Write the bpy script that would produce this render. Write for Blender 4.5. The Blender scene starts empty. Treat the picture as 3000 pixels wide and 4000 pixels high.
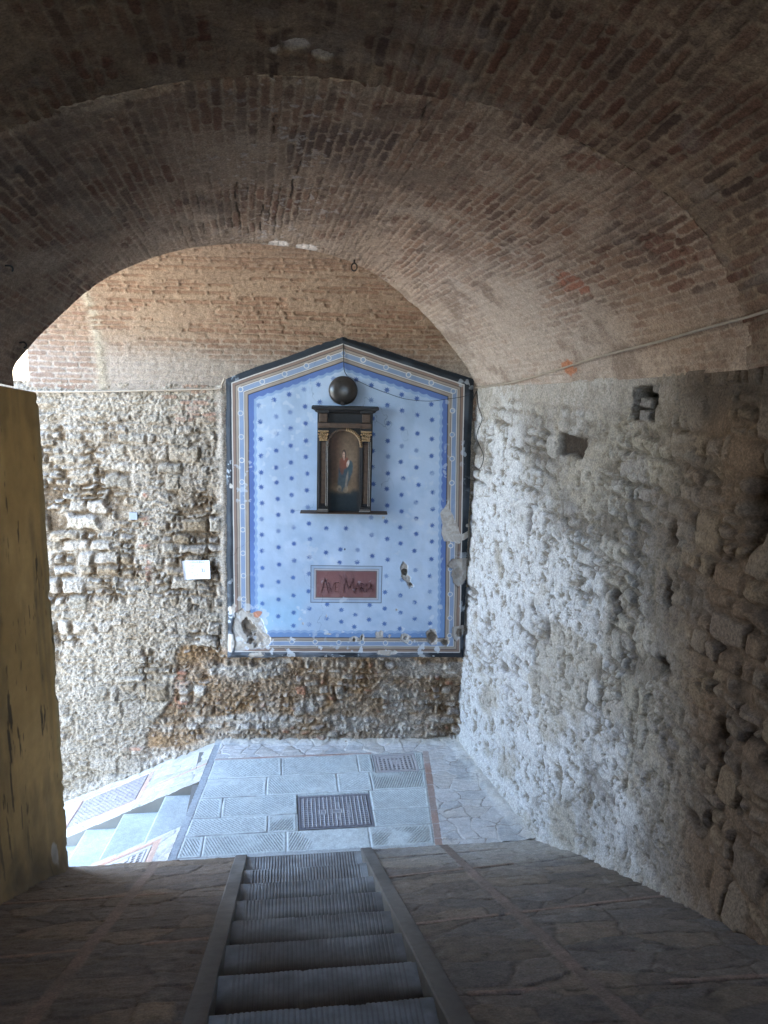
import bpy, bmesh, math, random
import numpy as np
from mathutils import Matrix, Vector

scene = bpy.context.scene
COL = scene.collection
rad = math.radians
rng0 = np.random.default_rng(7)

# ------------------------------------------------------------------ noise
_L = {}
def _lat(seed):
    if seed not in _L:
        _L[seed] = np.random.default_rng(1000 + seed).random((256, 256)).astype(np.float32)
    return _L[seed]
def vnoise(x, y, seed=0):
    L = _lat(seed)
    xi = np.floor(x).astype(np.int64); yi = np.floor(y).astype(np.int64)
    fx = (x - xi).astype(np.float32); fy = (y - yi).astype(np.float32)
    fx = fx*fx*fx*(fx*(fx*6-15)+10); fy = fy*fy*fy*(fy*(fy*6-15)+10)
    x0 = xi & 255; x1 = (xi+1) & 255; y0 = yi & 255; y1 = (yi+1) & 255
    a = L[x0, y0]; b = L[x1, y0]; c = L[x0, y1]; d = L[x1, y1]
    return (a*(1-fx)+b*fx)*(1-fy) + (c*(1-fx)+d*fx)*fy
def fbm(x, y, seed=0, o=4, g=.5):
    s = 0; a = 1.; t = 0
    c, sn = math.cos(.6), math.sin(.6)
    for k in range(o):
        s = s + a*(vnoise(x, y, seed+k)*2-1); t += a; a *= g
        x, y = (x*c-y*sn)*2.03+11.3, (x*sn+y*c)*2.03+5.7
    return s/t
def ridge(x, y, seed=0, o=3):
    s = 0; a = 1.; t = 0
    c, sn = math.cos(.9), math.sin(.9)
    for k in range(o):
        s = s + a*(1-np.abs(vnoise(x, y, seed+k)*2-1)*2); t += a; a *= .5
        x, y = (x*c-y*sn)*2.1+3.1, (x*sn+y*c)*2.1+7.7
    return s/t
def sst(a, b, x):
    t = np.clip((x-a)/(b-a), 0, 1); return t*t*(3-2*t)
def rnd(i, k):
    v = np.sin(i*12.9898 + k*78.233)*43758.5453
    return v - np.floor(v)
def mix(a, b, t):
    t = np.asarray(t, np.float32)
    c = any(np.ndim(x) and np.shape(x)[-1] == 3 and np.shape(x) != t.shape for x in (a, b))
    if c and t.ndim: t = t[..., None]
    return a*(1-t) + b*t
def C(r, g, b): return np.array([r, g, b], dtype=np.float32)

# ------------------------------------------------------------ stone / brick
def cells(U, V, seed, rh, cw, half=None):
    """irregular courses: id, distance to the nearest joint, local coordinates"""
    r = np.random.default_rng(seed)
    vb = [V.min()-1.]
    while vb[-1] < V.max()+1.: vb.append(vb[-1]+r.uniform(*rh))
    vb = np.array(vb); ri = np.clip(np.searchsorted(vb, V)-1, 0, len(vb)-2)
    du = np.zeros_like(U); lu = np.zeros_like(U); ident = np.zeros_like(U)
    u0, u1 = U.min()-1., U.max()+1.
    for k in np.unique(ri):
        m = ri == k
        if half is None:
            n = int((u1-u0)/cw[0])+3
            cb = u0+np.cumsum(r.uniform(cw[0], cw[1], n))-cw[1]
        else:
            off = (half*.5 if k % 2 else 0)+r.uniform(-.03, .03)
            n = int((u1-u0)/half)+4
            cb = u0+off-half+np.arange(n)*half+r.uniform(-.012, .012, n)
        uu = U[m]; ci = np.clip(np.searchsorted(cb, uu)-1, 0, len(cb)-2)
        a = uu-cb[ci]; b = cb[ci+1]-uu
        du[m] = np.minimum(a, b); lu[m] = (a-b)/(a+b+1e-6); ident[m] = k*977.+ci
    a = V-vb[ri]; b = vb[ri+1]-V
    dv = np.minimum(a, b); lv = (a-b)/(a+b)
    R = .03
    d = np.minimum(du, dv)
    cor = (du < R) & (dv < R)
    d = np.where(cor, R-np.sqrt(np.maximum((R-du)**2+(R-dv)**2, 0)), d)
    return ident, d, lu, lv
def voronoi(U, V, s, seed, jit=.85, sv=None):
    sv = sv or s
    x = U/s; y = V/sv; xi = np.floor(x); yi = np.floor(y)
    f1 = np.full_like(U, 9.); f2 = np.full_like(U, 9.); ident = np.zeros_like(U)
    for i in (-1, 0, 1):
        for j in (-1, 0, 1):
            cx, cy = xi+i, yi+j; q = cx*131.7+cy*57.3+seed
            px = cx+.5+jit*(rnd(q, 1)-.5); py = cy+.5+jit*(rnd(q, 2)-.5)
            d = np.sqrt((px-x)**2+(py-y)**2)
            n = d < f1
            f2 = np.where(n, f1, np.minimum(f2, d)); ident = np.where(n, q, ident); f1 = np.where(n, d, f1)
    return ident, (f2-f1)*min(s, sv), f1
def palette(cols, t):
    cols = np.array(cols, np.float32); n = len(cols)
    return cols[np.clip((t*n).astype(int), 0, n-1)]

# ------------------------------------------------------------------ meshes
def put(o, label=None, cat=None, group=None, kind=None):
    if label: o['label'] = label
    if cat: o['category'] = cat
    if group: o['group'] = group
    if kind: o['kind'] = kind
    return o
def empty(name, label, cat, loc, group=None):
    o = bpy.data.objects.new(name, None); COL.objects.link(o); o.location = loc
    o.empty_display_size = .1
    return put(o, label, cat, group)
def link(name, me, mat, parent, org):
    o = bpy.data.objects.new(name, me); COL.objects.link(o)
    if mat: me.materials.append(mat)
    if parent is not None: o.parent = parent
    else: o.location = org
    return o
def org_of(V, parent):
    if parent is not None:
        p = Vector(parent.location)
        q = parent.parent
        while q is not None: p = p+q.location; q = q.parent
        return np.array(p)
    return np.array([(V[:, 0].min()+V[:, 0].max())/2, (V[:, 1].min()+V[:, 1].max())/2, V[:, 2].min()])
def quads(name, V, F, mat, parent=None, col=None, smooth=True):
    V = np.asarray(V, np.float64).reshape(-1, 3); F = np.asarray(F, np.int32).reshape(-1, 4)
    org = org_of(V, parent); V = V-org
    me = bpy.data.meshes.new(name)
    me.vertices.add(len(V)); me.vertices.foreach_set('co', V.astype(np.float32).ravel())
    me.loops.add(F.size); me.loops.foreach_set('vertex_index', F.ravel())
    me.polygons.add(len(F))
    me.polygons.foreach_set('loop_start', np.arange(0, F.size, 4, dtype=np.int32))
    me.update(calc_edges=True)
    me.polygons.foreach_set('use_smooth', np.full(len(F), smooth))
    if col is not None:
        c = np.ones((len(V), 4), np.float32); c[:, :3] = np.asarray(col).reshape(-1, 3)
        a = me.color_attributes.new('Col', 'FLOAT_COLOR', 'POINT'); a.data.foreach_set('color', c.ravel())
    me.validate()
    return link(name, me, mat, parent, org)
def gridF(n, m):
    i = np.arange(n*m).reshape(n, m)
    return np.stack([i[:-1, :-1], i[1:, :-1], i[1:, 1:], i[:-1, 1:]], -1).reshape(-1, 4)
def sheet(name, P, mat, parent=None, col=None, keep=None, smooth=True):
    n, m = P.shape[:2]; F = gridF(n, m); V = P.reshape(-1, 3)
    c = None if col is None else col.reshape(-1, 3)
    if keep is not None:
        k = keep[:-1, :-1].reshape(-1); F = F[k]
        used = np.unique(F); remap = np.zeros(n*m, np.int32); remap[used] = np.arange(len(used))
        V = V[used]; F = remap[F]
        if c is not None: c = c[used]
    return quads(name, V, F, mat, parent, c, smooth)
def normals(P, flip=False):
    du = np.gradient(P, axis=0); dv = np.gradient(P, axis=1)
    n = np.cross(du, dv); n /= np.linalg.norm(n, axis=-1, keepdims=True)+1e-12
    return -n if flip else n
def poly(name, V, F, mat, parent=None, bevel=0., smooth=False):
    V = np.asarray(V, float); org = org_of(V, parent)
    me = bpy.data.meshes.new(name); me.from_pydata([tuple(v) for v in V-org], [], F)
    bm = bmesh.new(); bm.from_mesh(me)
    bmesh.ops.recalc_face_normals(bm, faces=bm.faces)
    if bevel: bmesh.ops.bevel(bm, geom=list(bm.edges), offset=bevel, segments=2, profile=.5, affect='EDGES')
    for f in bm.faces: f.smooth = smooth
    bm.to_mesh(me); bm.free()
    return link(name, me, mat, parent, org)
def box_vf(lo, hi):
    x0, y0, z0 = lo; x1, y1, z1 = hi
    V = [(x0, y0, z0), (x1, y0, z0), (x1, y1, z0), (x0, y1, z0), (x0, y0, z1), (x1, y0, z1), (x1, y1, z1), (x0, y1, z1)]
    return V, [(0, 3, 2, 1), (4, 5, 6, 7), (0, 1, 5, 4), (1, 2, 6, 5), (2, 3, 7, 6), (3, 0, 4, 7)]
def boxes(name, L, mat, parent=None, bevel=.004, tf=None):
    V = []; F = []
    for lo, hi in L:
        v, f = box_vf(lo, hi); n = len(V)
        V += v; F += [tuple(i+n for i in q) for q in f]
    V = np.array(V, float)
    if tf: V = tf(V)
    return poly(name, V, F, mat, parent, bevel)
def tube_vf(P, r, n=6):
    P = [Vector(p) for p in P]; V = []; F = []
    for i, p in enumerate(P):
        t = (P[min(i+1, len(P)-1)]-P[max(i-1, 0)]).normalized()
        a = t.cross(Vector((.31, .17, .94)) if abs(t.z) < .9 else Vector((1, 0, 0))).normalized(); b = t.cross(a)
        for k in range(n):
            w = 2*math.pi*k/n; V.append(p+a*(r*math.cos(w))+b*(r*math.sin(w)))
    for i in range(len(P)-1):
        for k in range(n):
            F.append((i*n+k, i*n+(k+1) % n, (i+1)*n+(k+1) % n, (i+1)*n+k))
    F.append(tuple(range(n))[::-1]); F.append(tuple((len(P)-1)*n+k for k in range(n)))
    return [tuple(v) for v in V], F
def tube(name, P, r, mat, parent=None, n=6):
    V, F = tube_vf(P, r, n); return poly(name, V, F, mat, parent, 0, True)
def tubes(name, L, mat, parent=None, n=6):
    V = []; F = []
    for P, r in L:
        v, f = tube_vf(P, r, n); k = len(V); V += v; F += [tuple(i+k for i in q) for q in f]
    return poly(name, V, F, mat, parent, 0, True)
def spline(pts, k=8):
    P = np.array(pts, float); out = []
    for i in range(len(P)-1):
        p0, p1, p2, p3 = P[max(i-1, 0)], P[i], P[i+1], P[min(i+2, len(P)-1)]
        for t in np.linspace(0, 1, k, endpoint=False):
            out.append(.5*((2*p1)+(p2-p0)*t+(2*p0-5*p1+4*p2-p3)*t*t+(3*p1-p0-3*p2+p3)*t**3))
    out.append(P[-1]); return np.array(out)

# --------------------------------------------------------------- materials
def material(name, base=None, rough=.85, var=.25, vscale=18., bump=.35, bscale=160., bdist=.004, spec=.3, coarse=0., metal=0., grain=0., gscale=85.):
    m = bpy.data.materials.new(name); m.use_nodes = True
    N = m.node_tree.nodes; K = m.node_tree.links; N.clear()
    out = N.new('ShaderNodeOutputMaterial'); b = N.new('ShaderNodeBsdfPrincipled'); K.new(b.outputs[0], out.inputs[0])
    tc = N.new('ShaderNodeTexCoord')
    n1 = N.new('ShaderNodeTexNoise'); n1.inputs['Scale'].default_value = vscale; n1.inputs['Detail'].default_value = 6; n1.inputs['Roughness'].default_value = .65
    K.new(tc.outputs['Object'], n1.inputs['Vector'])
    mr = N.new('ShaderNodeMapRange'); mr.inputs[1].default_value = .25; mr.inputs[2].default_value = .75
    mr.inputs[3].default_value = 1-var; mr.inputs[4].default_value = 1+var
    K.new(n1.outputs['Fac'], mr.inputs[0])
    mx = N.new('ShaderNodeMix'); mx.data_type = 'RGBA'; mx.blend_type = 'MULTIPLY'; mx.inputs[0].default_value = 1
    if base is None:
        at = N.new('ShaderNodeAttribute'); at.attribute_name = 'Col'; K.new(at.outputs['Color'], mx.inputs[6])
    else: mx.inputs[6].default_value = (*base, 1)
    fac = mr.outputs[0]
    if grain:      # fine pores and grit in the stone itself
        n4 = N.new('ShaderNodeTexNoise'); n4.inputs['Scale'].default_value = gscale; n4.inputs['Detail'].default_value = 3; n4.inputs['Roughness'].default_value = .7
        K.new(tc.outputs['Object'], n4.inputs['Vector'])
        m4 = N.new('ShaderNodeMapRange'); m4.inputs[1].default_value = .32; m4.inputs[2].default_value = .68; m4.inputs[3].default_value = 1-grain; m4.inputs[4].default_value = 1+grain*.8
        K.new(n4.outputs['Fac'], m4.inputs[0])
        mm = N.new('ShaderNodeMath'); mm.operation = 'MULTIPLY'; K.new(mr.outputs[0], mm.inputs[0]); K.new(m4.outputs[0], mm.inputs[1]); fac = mm.outputs[0]
    K.new(fac, mx.inputs[7]); K.new(mx.outputs[2], b.inputs['Base Color'])
    n2 = N.new('ShaderNodeTexNoise'); n2.inputs['Scale'].default_value = bscale; n2.inputs['Detail'].default_value = 5
    K.new(tc.outputs['Object'], n2.inputs['Vector'])
    bp = N.new('ShaderNodeBump'); bp.inputs['Strength'].default_value = bump; bp.inputs['Distance'].default_value = bdist
    K.new(n2.outputs['Fac'], bp.inputs['Height'])
    if coarse:
        n3 = N.new('ShaderNodeTexNoise'); n3.inputs['Scale'].default_value = coarse; n3.inputs['Detail'].default_value = 8; n3.inputs['Roughness'].default_value = .7
        K.new(tc.outputs['Object'], n3.inputs['Vector'])
        b2 = N.new('ShaderNodeBump'); b2.inputs['Strength'].default_value = .6; b2.inputs['Distance'].default_value = .012
        K.new(n3.outputs['Fac'], b2.inputs['Height']); K.new(b2.outputs[0], bp.inputs['Normal'])
    K.new(bp.outputs[0], b.inputs['Normal'])
    b.inputs['Roughness'].default_value = rough; b.inputs['Metallic'].default_value = metal
    try: b.inputs['Specular IOR Level'].default_value = spec
    except Exception: pass
    return m
M_RUB = material('rubble_masonry', var=.3, vscale=22, bump=.6, bscale=110, bdist=.006, rough=.95, spec=.12, coarse=34, grain=.5, gscale=75)
M_LIME = material('limewashed_masonry', var=.2, vscale=26, bump=.5, bscale=120, bdist=.005, rough=.95, spec=.12, coarse=30, grain=.38, gscale=70)
M_BRICK = material('old_brick', var=.25, vscale=26, bump=.7, bscale=120, bdist=.006, rough=.95, spec=.12, coarse=40, grain=.36, gscale=95)
M_PLAST = material('ochre_plaster', var=.12, vscale=9, bump=.3, bscale=60, bdist=.003, rough=.9, spec=.15)
M_PAVE = material('grey_sandstone', var=.16, vscale=20, bump=.45, bscale=150, bdist=.003, rough=.8, spec=.25, grain=.2, gscale=90)
M_FLAG = material('rough_flagstone', var=.3, vscale=14, bump=.5, bscale=90, bdist=.005, rough=.75, spec=.35, coarse=22, grain=.3, gscale=80)
M_STEP = material('ribbed_grey_stone', var=.2, vscale=16, bump=.4, bscale=140, bdist=.003, rough=.7, spec=.35)
M_FRESCO = material('painted_plaster', var=.07, vscale=7, bump=.3, bscale=45, bdist=.004, rough=.85, spec=.2)
M_PAINT = material('oil_painting', var=.12, vscale=30, bump=.15, bscale=90, bdist=.002, rough=.5, spec=.4)
M_WOOD = material('blackened_wood', (.012, .011, .011), var=.4, vscale=30, bump=.3, bscale=70, bdist=.003, rough=.5, spec=.4)
M_BROWN = material('brown_wood', (.075, .045, .028), var=.45, vscale=26, bump=.4, bscale=70, bdist=.004, rough=.55, spec=.4)
M_GILT = material('worn_gilding', (.30, .19, .09), var=.5, vscale=60, bump=.4, bscale=90, bdist=.003, rough=.45, spec=.5)
M_PALE = material('worn_pale_edge', (.42, .38, .33), var=.35, vscale=40, bump=.3, bscale=90, rough=.6)
M_IRON = material('rusty_iron', (.02, .016, .014), var=.4, vscale=60, bump=.4, bscale=120, rough=.6, spec=.4)
M_CAST = material('cast_iron', var=.2, vscale=40, bump=.3, bscale=160, bdist=.002, rough=.5, spec=.45)
M_DISC = material('dark_glazed_disc', (.035, .03, .026), var=.5, vscale=16, bump=.15, bscale=30, bdist=.003, rough=.28, spec=.5)
M_CABLE = material('beige_cable', (.33, .28, .22), var=.15, vscale=12, rough=.6)
M_WIRE = material('black_wire', (.015, .014, .014), var=.1, rough=.5)
M_PAPER = material('paper', (.80, .82, .86), var=.05, vscale=20, bump=.35, bscale=14, bdist=.01, rough=.5, spec=.3)
M_INK = material('ink', (.06, .07, .10), var=.2, rough=.6)
M_FADED = material('faded_paint', (.15, .074, .071), var=.5, vscale=60, rough=.85)
M_GREY = material('grey_plastic', (.26, .29, .33), var=.05, rough=.5)
M_EXT = material('outer_plaster', (.45, .38, .28), var=.15, vscale=3, bump=.3, bscale=30, rough=.9)
M_GROUND = material('street_stone', (.22, .21, .19), var=.2, vscale=2, bump=.3, bscale=20, rough=.85)
M_RUB_PLAIN = material('plain_rubble', (.40, .37, .33), var=.35, vscale=7, bump=.6, bscale=40, bdist=.02, rough=.95)
SUN = 3.0
EXPO = 4.7
STARS= [(0.326, 3.608), (0.34, 3.449), (0.342, 3.279), (0.345, 3.112), (0.344, 2.946), (0.343, 2.798), (0.35, 2.636), (0.344, 2.471), (0.346, 2.309), (0.347, 2.141), (0.349, 1.962), (0.342, 1.771), (0.346, 1.58), (0.474, 3.664), (0.493, 3.502), (0.494, 3.333), (0.494, 3.167), (0.491, 2.998), (0.496, 2.849), (0.507, 2.681), (0.512, 2.518), (0.513, 2.35), (0.514, 2.181), (0.519, 2.0), (0.511, 1.816), (0.511, 1.626), (0.508, 1.443), (0.621, 3.72), (0.631, 3.548), (0.635, 3.388), (0.636, 3.219), (0.638, 3.052), (0.645, 2.893), (0.645, 2.723), (0.654, 2.557), (0.666, 2.391), (0.669, 2.221), (0.673, 2.043), (0.661, 1.862), (0.665, 1.671), (0.667, 1.485), (0.665, 1.342), (0.764, 3.77), (0.776, 3.606), (0.782, 3.441), (0.786, 3.271), (0.785, 3.11), (0.799, 2.942), (0.797, 2.774), (0.808, 2.601), (0.82, 2.433), (0.832, 2.271), (0.827, 2.081), (0.823, 1.905), (0.819, 1.717), (0.829, 1.531), (0.826, 1.358), (0.905, 3.821), (0.921, 3.651), (0.995, 2.385), (0.994, 2.132), (1.011, 1.579), (1.006, 1.426), (1.05, 3.881), (1.195, 2.388), (1.141, 2.166), (1.134, 2.027), (1.159, 1.519), (1.16, 1.39), (1.271, 3.878), (1.317, 2.163), (1.314, 2.034), (1.306, 1.468), (1.296, 1.335), (1.452, 1.574), (1.448, 1.415), (1.421, 3.827), (1.422, 3.683), (1.44, 3.503), (1.448, 3.343), (1.447, 3.182), (1.448, 3.019), (1.462, 2.848), (1.454, 2.68), (1.448, 2.504), (1.457, 2.322), (1.468, 2.101), (1.574, 3.785), (1.583, 3.637), (1.596, 3.459), (1.595, 3.285), (1.603, 3.128), (1.606, 2.958), (1.598, 2.801), (1.607, 2.63), (1.598, 2.465), (1.616, 2.282), (1.627, 2.064), (1.614, 1.889), (1.608, 1.716), (1.609, 1.538), (1.611, 1.371), (1.721, 3.743), (1.729, 3.587), (1.738, 3.41), (1.738, 3.235), (1.731, 3.077), (1.76, 2.91), (1.749, 2.741), (1.754, 2.572), (1.745, 2.405), (1.754, 2.237), (1.781, 1.852), (1.768, 1.682), (1.775, 1.494), (1.773, 1.318), (1.871, 3.707), (1.879, 3.546), (1.889, 3.364), (1.884, 3.195), (1.89, 3.025), (1.917, 2.847), (1.897, 2.666), (1.906, 2.5), (1.911, 2.339), (1.898, 2.161), (1.915, 1.956), (1.918, 1.608), (1.926, 1.43), (2.016, 3.655), (2.029, 3.502), (2.034, 3.312), (2.037, 3.143), (2.049, 2.969), (2.066, 2.774), (2.07, 2.6), (2.069, 2.431), (2.074, 2.262), (2.077, 2.076), (2.068, 1.894), (2.074, 1.726), (2.079, 1.551), (2.089, 1.377)]
RINGS= [(0.151, 3.759), (0.148, 3.528), (0.152, 3.297), (0.154, 3.064), (0.153, 2.846), (0.156, 2.597), (0.155, 2.358), (0.154, 2.114), (0.156, 1.876), (0.156, 1.626), (0.361, 3.837), (0.577, 3.916), (0.788, 3.999), (1.002, 4.079), (1.143, 4.126), (1.336, 4.069), (1.56, 4.003), (1.782, 3.936), (2.008, 3.864), (2.229, 3.788), (2.23, 3.597), (2.236, 3.359), (2.246, 3.119), (2.255, 2.873), (2.263, 2.512), (2.271, 2.22), (2.279, 1.971), (2.287, 1.7), (2.295, 1.439), (2.3, 1.244), (0.649, 1.165), (0.891, 1.166), (1.138, 1.161), (1.383, 1.162), (1.627, 1.158), (1.882, 1.165)]
# ------------------------------------------------------------------ layout
# landing floor = z 0, stairs run along +y (down) to the landing; x to the right
EYE = 4.155
K = .477
def ramp_z(y): return 2.755-K*y
TH = rad(4.5)
DW = np.array([math.cos(TH), -math.sin(TH), 0.]); NW = np.array([-math.sin(TH), -math.cos(TH), 0.])
OW = np.array([-.573, 7.725, 0.])
def back_y(x): return 7.68-.0787*x
def wall(a, b, c=0.):
    """a along the back wall, b height above the landing, c out of the wall"""
    a, b, c = np.broadcast_arrays(np.asarray(a, float), np.asarray(b, float), np.asarray(c, float))
    return OW+a[..., None]*DW+b[..., None]*np.array([0, 0, 1.])+c[..., None]*NW
def xr(y): return np.interp(y, [-9, 4.7, 5.3, 6.03, 6.7, 7.2, 7.6], [2.36, 2.36, 2.31, 2.14, 2.03, 1.945, 1.88])
def xl(y): return np.interp(y, [-9, 3.9, 4.8, 5.69, 5.785], [-1.97, -1.95, -1.90, -1.765, -1.74])
def spring(y): return 3.926-.139*(np.asarray(y)-5.06)
YJ = 3.72
def top_r(y): return np.where(y < YJ, spring(y), np.interp(y, [YJ, 7.53], [float(spring(np.array(YJ))), 3.823]))
def kerb_x(y): return -.967+.115*(y-5.785)

# -------------------------------------------------------------- back wall
a_f = np.arange(-2.25, 2.56, .0085); b_f = np.arange(-1.35, 3.80, .0085)
A, B = np.meshgrid(a_f, b_f, indexing='ij')
def facets(U, V, sc, seed):
    """angular broken faces: every small cell sits at its own depth"""
    i, d, f = voronoi(U+.25*sc*fbm(U/sc*.5, V/sc*.5, seed), V, sc, seed, .95, sc*.75)
    return rnd(i, 21)-.5+.9*(.42-f)-.5*sst(.10*sc, 0, d)*(rnd(i, 22) > .4)
def rubble(U, V, seed, rh, cw, fill, gap=.05, rough=1., warp=1., relief=1., fac=1., mend=0.):
    Uw = U+warp*(.05*fbm(U*3, V*3, seed)+.022*fbm(U*11, V*11, seed+5)); Vw = V+warp*(.045*fbm(U*2.4+9, V*2.4, seed+9)+.020*fbm(U*10, V*10+4, seed+14))
    i, d, lu, lv = cells(Uw, Vw, seed, rh, cw)
    j, d2_, lu2, lv2 = cells(Uw*1.0+.37, Vw, seed+700, (rh[0]*.55, rh[1]*.55), (cw[0]*.5, cw[1]*.55))
    sm = (rnd(i, 11) > .66) | (vnoise(U*2.1, V*2.1, seed+17) > .68)      # here small stones pack the gap of a large one
    i = np.where(sm, j+5e5, i); d = np.where(sm, np.minimum(d+.012, d2_), d); lu = np.where(sm, lu2, lu); lv = np.where(sm, lv2, lv)
    r1, r2, r3, r4 = rnd(i, 1), rnd(i, 2), rnd(i, 3), rnd(i, 4)
    edge = sst(.002, .020+.03*r4, d+.010*fbm(U*22, V*22, seed+18))
    edge = edge*(1-.9*(rnd(i, 12) > .93))
    st = relief*(.010+.034*(r1-.42)+.016*(lu*(r2-.5)*2+lv*(r3-.5)*2)-.010*(lu**4+lv**4))
    st = st+relief*.020*(.4+.6*fac)*np.abs(fbm(U*6+r1*40, V*6+r2*40, seed+20))
    g = -gap*(.2+.8*vnoise(U*8, V*8, seed+3))
    mort = -.004+.016*fbm(U*7, V*7, seed+31)
    h = mix(g, st, edge)
    fl_ = np.clip(fill*(1-.5*edge)+.25*(rnd(i, 13) > .75)*fill, 0, 1)
    h = mix(h, np.maximum(h*.35, mort), fl_)
    r = fac*(.013*facets(U, V, .050, seed+40)+.010*facets(U, V, .026, seed+50))+.006*fbm(U*14, V*14, seed+44, 4)
    h = h+rough*r*(.7+.5*fl_)
    return i, d, edge*(1-.55*fl_), h, (r1, r2, r3, r4)
fillm = sst(-.12, .30, fbm(A*1.5, B*1.5, 61)+.30*fbm(A*6, B*6, 62)+.10)
strip = np.exp(-((A+.83+.05*np.sin(B*2.2))/.16)**2)*sst(1.8, 2.2, B)        # old vertical joint packed with mortar
fillm = np.maximum(fillm, strip)
low = sst(1.15, .35, B)*sst(-.15, -.55, A)                                      # smeared lower left, also coloured darker
fillm = np.maximum(fillm, low*.85); topm = sst(3.1, 3.55, B+.15*fbm(A*2, B*2, 66)); fillm = np.maximum(fillm, topm)
i1, d1, e1, h1, r1 = rubble(A, B, 11, (.09, .20), (.13, .32), fillm, gap=.06)
i2, d2, e2, h2, r2 = rubble(A, B, 29, (.05, .12), (.06, .17), np.clip(fillm-.35, 0, 1)*.6, gap=.055, rough=1.25, relief=1.0)
earth = sst(1.13, .98, B+.1*fbm(A*2.5, B*2.5, 71))*sst(-.78, -.5, A-(.35*sst(.0, .9, B)-.25)+.12*fbm(A*3, B*3, 72))
ew = sst(.35, .65, earth); h = mix(h1, h2-.035*np.exp(-((B-.42-.1*np.sin(A*3))/.2)**2)-.01, ew)
stone = palette([(.39, .355, .31), (.33, .30, .25), (.43, .395, .35), (.30, .275, .235), (.36, .31, .245), (.41, .375, .33), (.29, .235, .17), (.46, .425, .37)], r1[2])
stone2 = palette([(.30, .26, .21), (.36, .33, .29), (.26, .19, .13), (.38, .35, .32), (.33, .17, .11), (.29, .26, .24), (.40, .36, .31), (.24, .19, .14)], r2[2])
mortar = mix(C(.44, .40, .35), C(.37, .33, .275), vnoise(A*6, B*6, 75)); mortar = mix(mortar, C(.30, .245, .18), sst(.12, .4, fbm(A*2.6, B*2.6, 76))*.45)
col = mix(mortar, stone, e1*(1-.35*fillm)); col = mix(col, C(.15, .105, .065), sst(-.006, -.045, h1)*.9)
col2 = mix(mix(C(.27, .175, .095), C(.36, .30, .24), vnoise(A*5, B*5, 77)), stone2, e2); col2 = mix(col2, C(.15, .09, .045), sst(-.02, -.055, h2)*.7)
col2 = mix(col2, C(.46, .44, .41), sst(.0, .35, fbm(A*2.2, B*5, 81))*.75)*1.15
col = mix(col, col*.84, low); col = mix(col, col2, ew)  # lower left coloured darker to offset the strong side light
# red brick fragments along the old joint and the brick quoin by the recess
ib, db, lub, lvb = cells(A+.01*fbm(A*9, B*9, 85), B+.012*fbm(A*9, B*9, 86), 87, (.05, .065), (.11, .2))
bs = (rnd(ib, 5) > .45)*np.exp(-((A+.5)/.085)**4)*sst(1.02, .95, B)*sst(.25, .4, B)
bs = np.maximum(bs, (rnd(ib, 6) > .76)*np.exp(-((A+.86)/.07)**4)*sst(1.55, 1.7, B)*sst(2.9, 2.7, B))
bs = np.maximum(bs, (rnd(ib, 7) > .62)*np.exp(-((A+.95)/.16)**4)*sst(.05, -.02, B)*sst(-.35, -.25, B))
bs = np.maximum(bs, (rnd(ib, 8) > .3)*sst(3.40, 3.46, B+.1*fbm(A*4, B*4, 88))*sst(-.7, -.55, A)*.75)
bm_ = bs*sst(.004, .012, db)
col = mix(col, palette([(.36, .16, .11), (.33, .18, .13), (.38, .20, .14), (.30, .15, .11)], rnd(ib, 9)), bm_*.75*sst(-.35, .1, fbm(A*9, B*9, 91)))
h = mix(h, .006+.01*rnd(ib, 3)+.003*fbm(A*40, B*40, 90), bm_*.7)
# rim of plaster round the painted panel; the wall behind the panel stays flat
pan = sst(-.1, -.02, A)*sst(2.56, 2.48, A)*sst(.93, 1.0, B)
h = mix(h, -.02, pan)
rim = np.exp(-((A+.045)/.05)**2)*sst(.95, 1.1, B); h = mix(h, .012+.008*fbm(A*20, B*20, 93), rim*.9); col = mix(col, C(.50, .47, .43), rim*.8)
foot = sst(.09, .0, B-(.40*np.minimum(A+.17, 0))+.04*fbm(A*6, B, 95))
h = h+.035*foot; col = mix(col, C(.46, .43, .38), foot*.7)
# stretch the rest of the wall out to the left with coarse columns
P = wall(A, B, h)
M_back = empty('stone_wall', 'pale grey rubble stone wall with earthy brick-flecked base around the blue painted shrine panel', 'wall', (0, 7.7, 0))
sheet('masonry', P, M_RUB, M_back, col*C(.80, .755, .70))
boxes('outer_stretch', [((-2.8, -1.6, -.25), (-2.24, 6.2, 0.0))], M_RUB_PLAIN, M_back, 0, tf=lambda V: wall(V[:, 0], V[:, 1], V[:, 2]))
boxes('upper_mass', [((-2.24, 5.15, -.6), (3.2, 6.6, -.3))], M_RUB_PLAIN, M_back, 0, tf=lambda V: wall(V[:, 0], V[:, 1], V[:, 2]))

# ------------------------------------------------------------- right wall
yy = np.concatenate([np.linspace(-6, 1.6, 20), np.arange(1.7, 7.64, .0125)])
ww = np.linspace(0, 1, 360)
Y, W = np.meshgrid(yy, ww, indexing='ij')
zb = np.where(Y < 5.77, ramp_z(Y), 0.)-.12; zt = top_r(Y)+.02
Z = zb+(zt-zb)*W
fl = sst(-.15, .3, fbm(Y*1.6, Z*1.6, 161)+.25*fbm(Y*6, Z*6, 162)+.16*(Y-5.6)+.06)
near = sst(.75, -.35, Y-(3.735+(Z-1.15)*.209)+.35*fbm(Y*2.2, Z*2.2, 163))
fl = np.maximum(fl*.9, sst(2.0, .6, Z-zb)*.75*(1-near)); fl = fl*(1-.45*near)
i1, d1, e1, h1, r1 = rubble(Y, Z, 211, (.10, .24), (.14, .40), fl, gap=.05, rough=.62, relief=.42, fac=.2)
i2, d2, e2, h2, r2 = rubble(Y, Z, 229, (.10, .26), (.16, .36), fl, gap=.05, rough=.95, relief=.55, fac=.3)
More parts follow.
